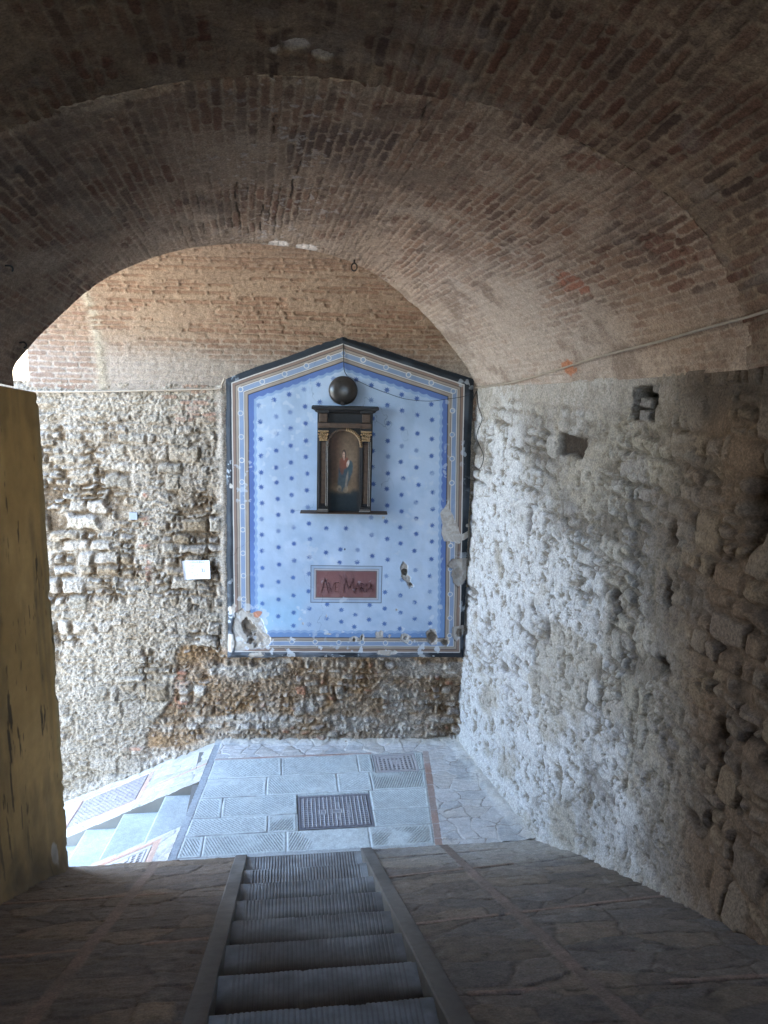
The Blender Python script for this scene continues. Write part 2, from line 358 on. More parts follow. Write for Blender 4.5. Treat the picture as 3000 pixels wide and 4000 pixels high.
h = mix(h1, h2-.005, near)
_, pd, _ = voronoi(Y+.03*fbm(Y*9, Z*9, 174), Z+.03*fbm(Y*9, Z*9, 175), .085, 171, .95, .10)
pits = (np.exp(-(pd/.009)**2)*sst(.05, .35, fbm(Y*7, Z*5, 171, 3))*.020+sst(.27, .36, fbm(Y*21, Z*15, 172, 3))*.022)*(1-near); h = h-pits
wash_falloff = sst(-.4, .4, .8*fbm(Y*.9, Z*.9, 173)+.3*fbm(Y*6, Z*6, 178)+.42*(Y-5.35)+.10*(2.2-Z))  # limewash, also graded paler far and low to imitate the light's falloff
lime = mix(C(.235, .21, .185), C(.62, .615, .61), wash_falloff)
lime = mix(lime, C(.40, .355, .29), sst(.05, .4, fbm(Y*2.2, Z*2.2, 176)+.12*fbm(Y*9, Z*9, 177))*.75)
lime = mix(lime, palette([(.36, .34, .31), (.29, .27, .245), (.43, .41, .375), (.38, .34, .27), (.33, .30, .28)], r1[2]), e1*.5*(1-.6*wash_falloff))
lime = mix(lime, C(.15, .125, .10), sst(-.006, -.032, h1)*.85); lime = mix(lime, C(.25, .215, .17), sst(.004, .016, pits)*.9)
brown = mix(C(.20, .14, .095), C(.14, .10, .072), vnoise(Y*4, Z*4, 179))
brown = mix(brown, palette([(.25, .205, .16), (.21, .15, .105), (.27, .205, .14), (.18, .145, .115), (.235, .19, .155)], r2[2]), e2*.6)
brown = mix(brown, C(.07, .052, .04), sst(-.015, -.05, h2)*.7)
col = mix(lime, brown, near)
top = sst(.45, .08, zt-Z+.22*fbm(Y*2, Z*2, 181)+.1*fbm(Y*8, Z*8, 183)); h = mix(h, .006*fbm(Y*9, Z*9, 182), top*.85*(1-.75*near)); col = mix(col, mix(C(.40, .365, .325), C(.20, .155, .12), near), top*.75*(1-.5*near))
soot = sst(.25, .0, np.abs(zt-Z-.12))*sst(4.6, 4.2, Y)*sst(3.2, 3.6, Y); col = mix(col, C(.09, .08, .07), soot*.6)
def rect(y0, y1, z0, z1, s=.02):
    q = .026*fbm(Y*9, Z*9, 185)+.008*fbm(Y*30, Z*30, 186)
    return sst(-s, s, np.minimum(np.minimum(Y-y0, y1-Y), np.minimum(Z-z0, z1-Z))+q)
n1 = rect(4.73, 4.99, 3.75, 3.97, .008); h = mix(h, -.17, n1); col = mix(col, C(.05, .042, .035), n1*.9)  # shadow inside the hole painted into its colour
for (z0, z1) in ((3.745, 3.82), (3.83, 3.905)):
    q = rect(4.79, 4.94, z0, z1, .006); h = mix(h, -.02, q); col = mix(col, C(.22, .205, .19), q)
q = rect(4.72, 4.82, 3.93, 3.985, .008); h = mix(h, -.03, q); col = mix(col, C(.20, .185, .17), q)
n2 = rect(5.58, 5.92, 3.39, 3.55, .010); h = mix(h, -.06-.035*fbm(Y*12, Z*12, 187), n2); col = mix(col, C(.05, .037, .028), n2*.95)
for (yc, zc, ry, rz, dp) in ((3.55, 3.42, .10, .20, .13), (3.3, 2.92, .12, .09, .10), (3.62, 2.1, .07, .12, .08), (3.75, 1.52, .1, .05, .06), (4.35, 2.72, .05, .10, .07), (4.35, 3.1, .05, .08, .06), (5.0, 2.45, .06, .10, .05), (5.9, 1.9, .05, .12, .04), (6.3, 2.75, .05, .12, .04), (4.3, 2.25, .06, .05, .07)):
    q = np.exp(-((((Y-yc)/ry)**2+((Z-zc)/rz)**2)+.5*fbm(Y*10, Z*10, 189))**2); h = h-dp*q; col = mix(col, C(.07, .05, .04), q*.75)
ft = np.exp(-np.maximum(Z-zb-.12, 0)/.09); h = h+.05*ft*(1-near*.5); col = mix(col, C(.50, .46, .40), ft*.6*(1-near))
P = np.stack([xr(Y)-h, Y, Z], -1)
M_right = put(sheet('stone_wall', P, M_LIME, None, col*mix(C(.88, .875, .865), C(.80, .76, .71), near)), 'tall limewashed rough stone side wall turning brown and bare towards the viewer', 'wall')

# ------------------------------------------------------- vaults of brick
def bricks(U, V, seed, bh=.054, bl=.255, joint=.012):
    Uw = U+.02*fbm(U*5, V*5, seed); Vw = V+.014*fbm(U*1.6, V*2, seed+3)+.006*fbm(U*14, V*14, seed+4)
    i, d, lu, lv = cells(Uw, Vw, seed, (bh*.9, bh*1.1), None, half=bl)
    return i, d, sst(joint*.2, joint*.9, d+.009*fbm(U*26, V*26, seed+8))
def arc_len(P):
    s = np.linalg.norm(np.diff(P, axis=1), axis=-1); return np.concatenate([np.zeros((P.shape[0], 1)), np.cumsum(s, 1)], 1)
tJ = np.linspace(math.pi, 0, 760)
XC, AX, HV = .195, 2.145, 1.2
# near vault (rises above the stairs, then climbs steeply behind the viewer)
yn = np.concatenate([np.linspace(-2, 1.75, 14), np.arange(1.82, YJ+.05, .0075)])
Yn, Tn = np.meshgrid(yn, tJ, indexing='ij')
Pn = np.stack([XC+(AX+.022)*np.cos(Tn), Yn, spring(Yn)+(HV+.026)*np.sin(Tn)], -1)
U, V = Yn, arc_len(Pn)+0*Yn
nid, nd, ne = bricks(U, V, 301)
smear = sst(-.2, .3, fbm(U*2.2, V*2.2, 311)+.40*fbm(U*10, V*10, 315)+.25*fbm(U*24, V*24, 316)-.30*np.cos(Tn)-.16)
bc = palette([(.135, .066, .048), (.165, .09, .066), (.105, .06, .048), (.19, .118, .085), (.088, .06, .05), (.15, .078, .056)], rnd(nid, 2))
mo = mix(C(.31, .245, .18), C(.235, .19, .145), sst(-.3, .3, fbm(U*5, V*5, 318)))
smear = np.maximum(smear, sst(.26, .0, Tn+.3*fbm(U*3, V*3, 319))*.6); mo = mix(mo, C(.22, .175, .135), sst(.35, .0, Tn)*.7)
col = mix(mo, bc, ne*(1-.88*smear)*(.45+.55*rnd(nid, 4)))
h = .012*ne*(1-.6*smear)*(rnd(nid, 5)-.15)+.006*fbm(U*9, V*9, 321)+.02*fbm(U*2, V*2, 323)+.003*ridge(U*22, V*22, 322)
col = mix(col, C(.30, .27, .24), sst(.2, .5, fbm(U*4, V*4, 325))*.45); col = mix(col, col*.62, sst(1.2, 2.4, Tn+.3*fbm(U*1.5, V*1.5, 326))*.7)  # last mix paints the shade of the vault's left side
for (x, y, rx, ry, s) in ((.05, 3.50, .05, .045, 0), (.16, 3.56, .045, .03, 2), (-.04, 3.52, .02, .02, 4)):
    q = sst(1.1, .8, np.sqrt(((Pn[..., 0]-x)/rx)**2+((Yn-y)/ry)**2)+.5*fbm(Yn*14+s, V*14, 327)); col = mix(col, C(.62, .60, .55), q); h = h-.01*q
q = sst(1.2, .7, np.sqrt(((Pn[..., 0]-.12)/.17)**2+((Yn-3.46)/.15)**2)+.5*fbm(Yn*9, V*9, 329)); h = h-.014*q; col = mix(col, C(.06, .05, .045), sst(.004, .02, np.abs(fbm(Yn*6, V*6, 331)))*-q*.6+q*.6)
Nn = normals(Pn); Nn = Nn*np.sign((Nn*np.stack([XC-Pn[..., 0], 0*Yn, 3.2-Pn[..., 2]], -1)).sum(-1))[..., None]
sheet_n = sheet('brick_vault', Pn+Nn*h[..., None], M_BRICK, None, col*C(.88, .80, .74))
put(sheet_n, 'dark red-brown brick vault overhead, its courses running towards the viewer', 'vault')

# far vault: from the joint to the groin that runs from the yellow pier to the far corner
EP = np.array([(-1.74, 5.45, -.29), (-1.731, 5.432, -.168), (-1.70, 5.55, -.06), (-1.627, 5.682, .079), (-1.332, 5.796, .389), (-1.025, 5.875, .57), (-.712, 5.964, .687), (-.392, 6.11, .754), (-.191, 6.214, .775),
               (.128, 6.411, .779), (.396, 6.606, .757), (.62, 6.90, .725), (.851, 7.16, .649), (1.042, 7.314, .544), (1.143, 7.386, .469), (1.24, 7.43, .411), (1.391, 7.498, .29), (1.543, 7.542, .142), (1.738, 7.549, -.088), (1.837, 7.545, -.252), (1.885, 7.548, -.332)])
EP[:, 2] += EYE
EPs = spline(EP, 10); sE = np.concatenate([[0], np.cumsum(np.linalg.norm(np.diff(EPs[:, [0, 2]], axis=0), axis=1))]); sE /= sE[-1]
NJ = 860
J = np.stack([XC+AX*np.cos(np.linspace(math.pi, 0, 2000)), np.full(2000, YJ), float(spring(np.array(YJ)))+HV*np.sin(np.linspace(math.pi, 0, 2000))], -1)
sJ = np.concatenate([[0], np.cumsum(np.linalg.norm(np.diff(J, axis=0), axis=1))]); LJ = sJ[-1]; sJ /= sJ[-1]
sj = np.linspace(0, 1, NJ)
Jr = np.stack([np.interp(sj, sJ, J[:, k]) for k in range(3)], -1); Er = np.stack([np.interp(sj, sE, EPs[:, k]) for k in range(3)], -1)
nv = 470; t = np.linspace(0, 1, nv)[:, None, None]
Pf = Jr[None]*(1-t)+Er[None]*t
wR = np.clip((sj-.62)/.38, 0, 1)[None]**1.5
xline = Jr[-1, 0]*(1-t[..., 0])+Er[-1, 0]*t[..., 0]
Pf[..., 0] += wR*(xr(Pf[..., 1])-xline)
wL = np.clip((.3-sj)/.3, 0, 1)[None]**1.5
xlineL = Jr[0, 0]*(1-t[..., 0])+Er[0, 0]*t[..., 0]
Pf[..., 0] += wL*(np.maximum(xl(Pf[..., 1]), -1.97)-xlineL)*.8
U = Pf[..., 1]+0*Pf[..., 0]; V = sj[None]*LJ+0*U
fid, fd, fe = bricks(U, V, 401)
nrm = fbm(U*1.3, V*1.3, 411)+.35*fbm(U*5, V*5, 415)*.5
smear = sst(-.4, .3, nrm+.40*fbm(U*10, V*10, 416)+.25*fbm(U*25, V*25, 414)+.16*(U-4.9)+.2*(V/LJ-.5)-.20)
smear = np.maximum(smear, .7*sst(.92, 1.0, V/LJ+.10*fbm(U*3, V*3, 412))); smear = np.maximum(smear, .7*sst(.66, .82, V/LJ+.06*fbm(U*5, V*5, 413))*sst(4.9, 5.8, U))
bc = palette([(.195, .11, .078), (.225, .135, .095), (.155, .095, .07), (.255, .16, .11), (.135, .092, .073), (.205, .118, .083)], rnd(fid, 2))
mo = mix(C(.42, .335, .255), C(.35, .285, .22), vnoise(U*4, V*4, 418))
mo = mix(mo, C(.45, .405, .355), sst(.6, .85, V/LJ+.05*fbm(U*3, V*3, 420))*sst(4.4, 5.6, U))
col = mix(mo, bc, fe*(1-.88*smear)*(.5+.5*rnd(fid, 4))); col = mix(col, C(.45, .39, .32), sst(.15, .5, fbm(U*3, V*3, 417)+.2*fbm(U*14, V*14, 419))*.35); col = mix(col, C(.17, .13, .105), sst(.12, .5, fbm(U*2.3, V*2.3, 429)+.25*fbm(U*12, V*12, 430))*.5)
drk = sst(.0, .35, fbm(U*1.1+4, V*1.1, 422)-.12*np.abs(V/LJ-.62)*8+.1)*sst(5.3, 4.3, U)*(rnd(fid, 6) > .35); col = mix(col, C(.11, .085, .075), drk*fe*.65)
h = .010*fe*(1-.6*smear)*(rnd(fid, 5)-.1)+.005*fbm(U*12, V*12, 424)+.018*fbm(U*1.8, V*1.8, 426)+.0035*ridge(U*24, V*24, 425)
fl_ = sst(.36, .5, fbm(U*20, V*20, 447, 3))*np.exp(-((V/LJ-.47-.06*fbm(U*1.5, V*0, 448))/.07)**2); col = mix(col, C(.50, .48, .45), fl_*.7)
side_shade = sst(.62, .2, V/LJ+.12*fbm(U*1.2, V*1.2, 445))*(.75+.5*fbm(U*7, V*7, 446)); col = mix(col, col*.55+.012, np.clip(side_shade, 0, 1)*.75)  # shade of the left side painted into the brick colour
def spot(x, y, z, r, seed, c, dh=0., k=.75):
    global col, h
    q = sst(1.15, .8, np.sqrt(((Pf-np.array([x, y, z]))**2).sum(-1))/r+.8*fbm(U*8, V*8, seed)+.3*fbm(U*30, V*30, seed+1)); col = mix(col, C(*c), q*k*(.35+.65*fe if k < 1 else 1.)); h = h+dh*q
spot(-.02, 6.26, EYE+.775, .07, 431, (.8, .77, .72), 0, 1.); spot(.14, 6.38, EYE+.775, .08, 433, (.8, .77, .72), 0, 1.); spot(.22, 6.44, EYE+.775, .05, 434, (.7, .66, .6), 0, 1.)
spot(1.90, 5.10, EYE+.50, .12, 435, (.32, .16, .115), -.012, .95); spot(2.02, 4.04, EYE+.56, .12, 436, (.21, .115, .085), -.015); spot(1.45, 3.86, EYE+.92, .09, 437, (.22, .12, .085), -.012)
spot(2.16, 5.74, EYE-.075, .075, 438, (.42, .20, .12), -.004, 1.)
for (u0, v0, n, s) in ((3.9, 2.45, .55, 3), (4.9, 2.25, .9, 5), (4.6, 2.62, .7, 6), (5.3, 2.42, .6, 8), (3.78, 3.15, .25, 9)):
    cl = v0+.012*np.round(2*np.sin(U*6+s))*.5+.012*fbm(U*9, U*0+s, 440+s); q = np.exp(-((V-cl)/.0045)**2)*sst(0, .05, U-u0)*sst(u0+n, u0+n-.1, U)*(vnoise(U*14, V*2, 441+s) > .35)
    h = h-.02*q; col = mix(col, C(.03, .025, .02), q*.9)
Nf = normals(Pf); Nf = Nf*np.sign((Nf*np.stack([XC-Pf[..., 0], 0*U, 3.2-Pf[..., 2]], -1)).sum(-1))[..., None]
col = col*C(.90, .835, .80)
ed = np.linspace(0, 1, nv)[:, None]; h = h*sst(1.0, .985, ed)-.022*sst(.03, .0, ed)*(.3+vnoise(V*3, U*0, 428))
M_far = empty('brick_vault', 'lighter plaster-smeared brick vault beyond the joint, ending in a curved edge over the landing', 'vault', (.2, 5, 3.8))
Pd = Pf+Nf*h[..., None]
sheet('soffit', Pd, M_BRICK, M_far, col)
# the end face of this vault at the joint, a few centimetres deep, and the mass over its free edge
q0 = Pd[0]; q1 = q0-Nf[0]*.06; sheet('joint_face', np.stack([q0, q1]), M_BRICK, M_far, np.stack([col[0], col[0]]))
k = sj < .62
q0 = Pd[-1][k]; q1 = q0+np.array([0, .02, .9]); q1[:, 1] = np.minimum(q1[:, 1], 6.3)
sheet('edge_face', np.stack([q0, q1]), M_BRICK, M_far, np.stack([col[-1][k]]*2))

# vault of the side passage: starts above the rubble of the back wall and curls towards the viewer
ab = np.arange(-1.87, 2.62, .008)
z1 = np.arange(3.72, 4.155, .008); ph = np.arcsin(np.clip(np.linspace(0, 1, 150), 0, 1))
prof = [(0., z) for z in z1]+[(1.3*(1-math.cos(p)), 4.155+.87*math.sin(p)) for p in ph]+[(c, 5.025) for c in np.linspace(1.32, 2.5, 8)]
prof = np.array(prof); sp = np.concatenate([[0], np.cumsum(np.linalg.norm(np.diff(prof, axis=0), axis=1))])
A2, I2 = np.meshgrid(ab, np.arange(len(prof)), indexing='ij'); V = sp[I2]; U = A2
bid, bd, be = bricks(U+.1*V, V, 501, .050, .25, .014)
leftb = sst(-1.22, -1.30, A2+.08*(V-.9)); stripm = np.exp(-(((A2+1.24+.08*(V-.9))+.02*fbm(A2*4, V*4, 505))/.05)**2)
sm = sst(-.3, .2, fbm(U*1.2, V*1.8, 507)+.3*fbm(U*5, V*9, 506)+.12)*(1-.8*leftb)
sm = np.maximum(sm, sst(.55, .15, V+.15*fbm(U*2, V*2, 508))*.8*(1-leftb))
bc = palette([(.245, .145, .098), (.28, .175, .118), (.225, .13, .09), (.30, .19, .13), (.26, .16, .112)], rnd(bid, 2))
mo = mix(C(.34, .25, .175), C(.285, .205, .145), vnoise(U*3, V*6, 510)); mo = mix(mo, C(.42, .36, .30), sst(.6, .2, V))
col = mix(mo, bc, be*(1-.85*sm)*(.5+.5*rnd(bid, 4))); col = mix(col, C(.42, .36, .27), stripm*.9)
row = np.floor(bid/977.); gl = sst(.52, .66, vnoise(U*2.3+row*17.3, row*3.7, 512)+.25*fbm(U*14, V*14, 513))*be*(1-leftb)*sst(.25, .6, V); col = mix(col, C(.25, .15, .10), gl*.75)
h = .010*be*(1-.6*sm)*(.5+.5*rnd(bid, 5))+.004*fbm(U*16, V*16, 514)-.014*gl+.003*ridge(U*20, V*30, 515)+.008*stripm+.008*fbm(U*2, V*2, 516)
Pb = wall(A2, prof[I2, 1], prof[I2, 0]); Nb = normals(Pb); Nb = Nb*np.sign((Nb*(NW*1.0+np.array([0, 0, -.3]))).sum(-1))[..., None]
kp = Pb[..., 1] > np.interp(Pb[..., 0], EPs[:, 0], EPs[:, 1], left=5.0)-.05
put(sheet('brick_vault', Pb+Nb*h[..., None], M_BRICK, None, col*mix(C(.92, .90, .88), C(.74, .72, .70), sst(.75, .2, V)), keep=kp), 'warm tan brick curving out above the rubble wall and the gable of the blue panel', 'vault')  # lower courses coloured darker to offset the glare from the opening

# --------------------------------------------------- yellow pier on the left
yp = np.concatenate([np.linspace(-6, 2.8, 12), np.arange(2.9, 5.79, .011), [5.785]])
wp = np.linspace(0, 1, 420); Yp, Wp = np.meshgrid(yp, wp, indexing='ij')
zb = ramp_z(Yp)-.1; zt = spring(Yp)-.02; Zp = zb+(zt-zb)*Wp
h = .012*fbm(Yp*1.2, Zp*1.2, 601)+.003*fbm(Yp*8, Zp*8, 603)
c = mix(C(.56, .35, .135), C(.46, .28, .10), sst(-.3, .3, fbm(Yp*2.2, Zp*1.1, 605)))
c = mix(c, C(.46, .36, .19), sst(5.70, 5.78, Yp+.03*fbm(Zp*6, Yp, 618))*.5); c = mix(c, C(.17, .12, .06), sst(0., .45, fbm(Yp*3, Zp*1.3, 619)+.25*fbm(Yp*14, Zp*5, 620))*.5)
dr = sst(.36, .52, fbm(Yp*38, Zp*(3.5+0*Zp), 607, 4)+.40*fbm(Yp*2.2, Zp*1.1, 609)-.02); c = mix(c, C(.05, .04, .03), dr*.8)
dr2 = sst(.1, .5, fbm(Yp*9, Zp*.5, 611, 3)); c = mix(c, C(.26, .18, .085), dr2*.6)
foot_tone = sst(1.1, .1, Zp-zb+.4*fbm(Yp*2, Zp, 613)); c = mix(c, C(.22, .155, .08), foot_tone*.55)  # plaster darker towards the foot
pat = sst(1.1, .8, np.sqrt(((Yp-5.56)/.055)**2+((Zp-.27)/.10)**2)+.4*fbm(Yp*9, Zp*9, 615)); c = mix(c, C(.55, .53, .48), pat*.6); c = mix(c, C(.10, .08, .055), sst(.35, .0, Zp-zb-.1+.25*fbm(Yp*4, Zp*4, 623))*.6)
lump = np.exp(-np.maximum(Zp-zb-.1, 0)/.1)*.05*(1-sst(5.70, 5.78, Yp)); h = h+lump*(.5+vnoise(Yp*7, Zp*7, 617)); h = h-(.004+.016*sst(.1, .45, fbm(Yp*3, Zp*4.5, 621)+.4*fbm(Yp*9, Zp*17, 622)))*sst(5.735, 5.785, Yp)
Pp = np.stack([xl(Yp)+h, Yp, Zp], -1)
q_ = Pp[-1:].copy(); q_[..., 0] -= .006; q_[..., 1] += .004; q2 = q_.copy(); q2[..., 0] = -2.0; q2[..., 1] += .002
Pp = np.concatenate([Pp, q_, q2]); c = np.concatenate([c, c[-1:], c[-1:]])
q_ = Pp[:, -1:].copy(); q_[..., 2] += .004; q_[..., 0] -= .006; q2 = q_.copy(); q2[..., 0] = -2.0
Pp = np.concatenate([Pp, q_, q2], 1); w_ = np.broadcast_to(C(.52, .49, .45), c[:, -1:].shape); c = np.concatenate([c, w_, w_], 1)
M_pier = empty('plastered_wall', 'ochre plastered wall end with dark vertical streaks on the left', 'wall', (-1.8, 5, 0))
sheet('plaster_face', Pp, M_PLAST, M_pier, c)
boxes('outer_mass', [((-2.45, -6, -1.6), (-1.99, 5.784, 3.775)), ((-2.45, -6, 3.775), (-2.02, 5.30, 6.6))], M_EXT, M_pier, 0)
# ---------------------------------------------------------- ramps and floor
def flags(U, V, seed, s=.36, sv=.22, gap=.012):
    Uw = U+.05*fbm(U*4, V*4, seed)+.015*fbm(U*14, V*14, seed+2); Vw = V+.04*fbm(U*4+5, V*4, seed+4)+.012*fbm(U*14, V*14+3, seed+6)
    i, d, f = voronoi(Uw, Vw, s, seed, .95, sv)
    e = sst(.0, gap*1.6, d)
    h = .005*e+.010*(rnd(i, 3)-.5)*e+.006*fbm(U*8, V*16, seed+8)+.005*ridge(U*9, V*22, seed+10)
    return i, d, e, h
DARK = [(.155, .13, .112), (.185, .16, .138), (.14, .124, .113), (.205, .17, .135), (.165, .147, .135), (.148, .124, .10)]
def ramp(name, xa, xb, xs, seed, cross, skip=None):
    ys = np.concatenate([np.linspace(-6, 1.4, 14), np.arange(1.5, 5.775, .010), [5.775]])
    w = np.linspace(0, 1, xs); Yr, Wr = np.meshgrid(ys, w, indexing='ij')
    X0, X1 = xa(Yr), xb(Yr); X = X0+(X1-X0)*Wr
    i, d, e, h = flags(X, Yr, seed)
    c = mix(C(.135, .113, .094), palette(DARK, rnd(i, 2)), e)
    c = mix(c, C(.24, .225, .20), sst(.35, .6, fbm(X*5, Yr*9, seed+20))*.5)
    daylit = sst(4.6, 5.7, Yr+.5*fbm(X*1.5, Yr*1.5, seed+21))*sst(.2, 1.6, X); c = mix(c, c*.6+C(.30, .30, .285), daylit*.85)  # ramp colour lightened towards the landing to imitate daylight spilling in
    bx = 1.345 if seed < 750 else -1.045
    st = sst(.006, .0, np.abs(X-bx-.01*fbm(Yr*3, Yr*0, seed+22))-.035)
    c = mix(c, mix(C(.225, .175, .15), C(.175, .14, .122), vnoise(Yr*4, X*0, seed+24)), st); h = mix(h, .008+.003*fbm(X*20, Yr*20, seed+26), st)
    for (ya, yb2, k) in cross:
        yc = ya+(yb2-ya)*(X-X0)/(X1-X0); q = sst(.006, 0, np.abs(Yr-yc-.012*fbm(X*4, X*0, seed+30))-.016)*(vnoise(X*3.2, X*0+ya*7, seed+32) > .35)*(1-st)
        c = mix(c, C(.25, .185, .15), q*k); h = mix(h, .008, q)
        crk = np.exp(-((Yr-yc+.024)/.007)**2)*(1-st); crk = crk*(vnoise(X*2.7, X*0+ya*5, seed+34) > .35); h = h-.008*crk; c = mix(c, C(.05, .042, .035), crk*.7)
    if seed > 750:
        q = sst(1.1, .85, np.maximum(np.abs((X+.545)/.085), np.abs((Yr-2.80)/.10))+.25*fbm(X*9, Yr*9, seed+40)); c = mix(c, C(.28, .23, .17), q*.8); h = h+.012*q
    P = np.stack([X, Yr, ramp_z(Yr)+h], -1)
    o = sheet(name, P, M_FLAG, None, c*(C(.98, .95, .89) if seed < 750 else C(1.02, .92, .80))); put(o, kind='structure'); return o
ramp('ramp', lambda y: .69+0*y, lambda y: xr(y)+.1, 170, 701, ((4.80, 5.12, .9), (3.72, 3.95, 1.), (2.76, 2.66, 1.), (5.42, 5.55, .4)))
ramp('ramp', lambda y: xl(y)-.1, lambda y: -.37+0*y, 160, 761, ((4.74, 4.74, 1.), (3.62, 3.735, 1.), (2.75, 2.7, .6)))

# main staircase: ribbed stone treads between two smooth stringers
stair = empty('staircase', 'straight flight of ribbed grey stone treads running down between two stone kerbs to the landing', 'staircase', (.16, 5.7, 0))
T, R = .427, .203
for k in range(0, 15):
    yn_ = 5.765-T*k; zn = float(ramp_z(yn_))+.004
    xs_ = np.linspace(-.316, .636, 493)
    pr = [(-T-.05, 0), (-T*.7, 0), (-.25, 0), (-.22, 0), (-.19, 0), (-.16, 0), (-.13, 0), (-.10, 0), (-.06, -.001), (-.03, -.002), (-.014, -.004), (-.004, -.010), (0, -.022), (0, -.05), (-.004, -R-.03)]
    if k == 0: pr = pr[:11]+[(-.002, -.006)]
    pr = np.array(pr); Xs, I = np.meshgrid(xs_, np.arange(len(pr)), indexing='ij')
    inn = sst(-.265, -.25, Xs)*sst(.60, .575, Xs)
    ph_ = ((Xs-xs_[0])/.0232) % 1.
    wear = (.6+.4*vnoise(Xs*4, pr[I, 0]*5+k*3, 741))*(1. if k < 2 else .45)
    rib = inn*wear*.009*np.where(ph_ < .42, -1., 0.)
    fr_ = sst(-.02, -.002, pr[I, 0]); chip_ = fr_*(.004*fbm(Xs*7, Xs*0+k*3.3, 753)-.014*sst(.42, .55, fbm(Xs*11, Xs*0+k*5.1, 755, 2)))
    P = np.stack([Xs, yn_+pr[I, 0]+chip_, zn+pr[I, 1]+np.where(I < 12, rib, 0)+.0025*fbm(Xs*6, pr[I, 0]*6+k, 743)], -1)
    c = mix(C(.36, .375, .37), C(.25, .25, .24), sst(-.2, .3, fbm(Xs*3, pr[I, 0]*6+k*5, 745)))*(1. if k == 0 else .9 if k == 1 else .68)  # lowest two treads coloured paler to imitate the daylight on them
    c = mix(c, C(.12, .105, .09), inn*(ph_ < .42)*(.65 if k < 2 else .3)); c = mix(c, C(.036, .027, .021), sst(-.13, -.25, pr[I, 0]+.04*fbm(Xs*5, pr[I, 0]*4+k, 746))*(.25 if k < 2 else .85))  # riser shade painted dark across the back of each tread
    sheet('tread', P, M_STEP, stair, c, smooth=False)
for (x0, x1) in ((-.412, -.316), (.636, .732)):
    ys_ = np.linspace(-6, 5.79, 300); V_ = []; F_ = []
    pr = [(x0-.003, -.3), (x0-.003, .012), (x0+.004, .018), (x1-.004, .018), (x1, .012), (x1, -.3)]
    Ys, I = np.meshgrid(ys_, np.arange(6), indexing='ij'); pr = np.array(pr)
    P = np.stack([pr[I, 0]+.002*fbm(Ys*3, I*.7, 747), Ys, ramp_z(Ys)+pr[I, 1]+.003*fbm(Ys*4, I*.5, 749)], -1)
    c = mix(C(.15, .138, .122), C(.10, .09, .078), sst(-.2, .3, fbm(Ys*3, I*.6, 751)))
    sheet('stringer', P, M_STEP, stair, c, smooth=False)

# landing
xs_ = np.arange(-1.0, 2.45, .0058); ys_ = np.arange(5.768, 7.86, .0058)
X, Yl = np.meshgrid(xs_, ys_, indexing='ij')
rows = [(5.80, 6.09, (-.696, .006, .728)), (6.09, 6.345, (-.158, .10, .79)), (6.345, 6.667, (-.579, .11, .80)), (6.667, 7.0, (-.179, .505, .84)), (7.0, 7.345, (-.034, .741, .89))]
kx = kerb_x(Yl)+.067; bxr = 1.287+(Yl-5.88)*.106
sl = (X > kx) & (X < bxr) & (Yl < 7.345)
d = np.full_like(X, 9.); ident = np.zeros_like(X)
xw = X+.006*fbm(X*5, Yl*5, 801); yw = Yl+.006*fbm(X*5, Yl*5, 803)
for r, (y0, y1, seams) in enumerate(rows):
    m = (yw >= y0) & (yw < y1); bb = np.array([-3.]+[s+(.0 if s > .5 else 0) for s in seams]+[3.])
    ci = np.clip(np.searchsorted(bb, xw)-1, 0, len(bb)-2)
    dd = np.minimum(np.minimum(xw-bb[ci], bb[ci+1]-xw), np.minimum(yw-y0, y1-yw)); dd = np.minimum(dd, np.minimum(X-kx, bxr-X))
    d = np.where(m, dd, d); ident = np.where(m, r*11+ci+1, ident)
d = np.where((yw < 5.80), 0, d)
e = sst(.003, .010, d); border = sst(.02, .035, d)
ang = np.where(rnd(ident, 4) > .3, .62, -.55)+.5*(rnd(ident, 5)-.5)
uu = X*np.cos(ang)+Yl*np.sin(ang)
hatch = np.where((uu/.023) % 1 < .5, -1., 0.)*border*sst(-.42, .05, fbm(X*3, Yl*3, 805)+.35*(rnd(ident, 6)-.2))
h = .006*e+.006*hatch+.003*fbm(X*7, Yl*7, 807)+.004*(rnd(ident, 2)-.5)*e
c = mix(C(.54, .585, .56), C(.62, .665, .635), rnd(ident, 3)); c = mix(c, c*.70, -hatch); c = mix(c, C(.49, .52, .495), sst(.0, .4, fbm(X*3, Yl*3, 809))*.5)
c = mix(C(.46, .48, .46), c, e)
vs = np.exp(-((d-.002)/.005)**2)*(rnd(ident, 8) > .4)*.85; c = mix(c, C(.08, .075, .07), vs*.75*sst(.3, .6, vnoise(X*6, Yl*6, 810)))
i, dv, ev, hv = flags(X, Yl, 811, .21, .15, .010)
cv = mix(C(.58, .55, .50), palette([(.52, .52, .50), (.58, .57, .54), (.46, .46, .44), (.60, .585, .55), (.54, .515, .47)], rnd(i, 2)), ev); cv = mix(cv, C(.16, .14, .11), np.exp(-(dv/.005)**2)*(vnoise(X*7, Yl*7, 813) > .55)*.8)
out_ = ~sl
h = np.where(out_, hv*.8+.002, h); c = np.where(out_[..., None], cv, c)
bs = sst(.004, 0, np.abs(X-bxr-.035)-.030)*(Yl < 7.36)
bcx = mix(C(.40, .25, .19), C(.36, .29, .25), vnoise(X*0, Yl*6, 815)); bcx = mix(bcx, C(.45, .43, .40), sst(7.0, 7.2, Yl)[...]*.6)
c = mix(c, bcx, bs); h = mix(h, .006, bs); jn = np.exp(-((((Yl-5.87)/.21) % 1)/.04)**2)*bs; c = mix(c, C(.5, .48, .45), jn); h = h-.004*jn
bs = sst(.003, 0, np.abs(Yl-7.365)-.013)*(X > kx)*(X < .9); c = mix(c, mix(C(.42, .27, .21), C(.45, .40, .36), vnoise(X*4, Yl*0, 817)), bs); h = mix(h, .006, bs)
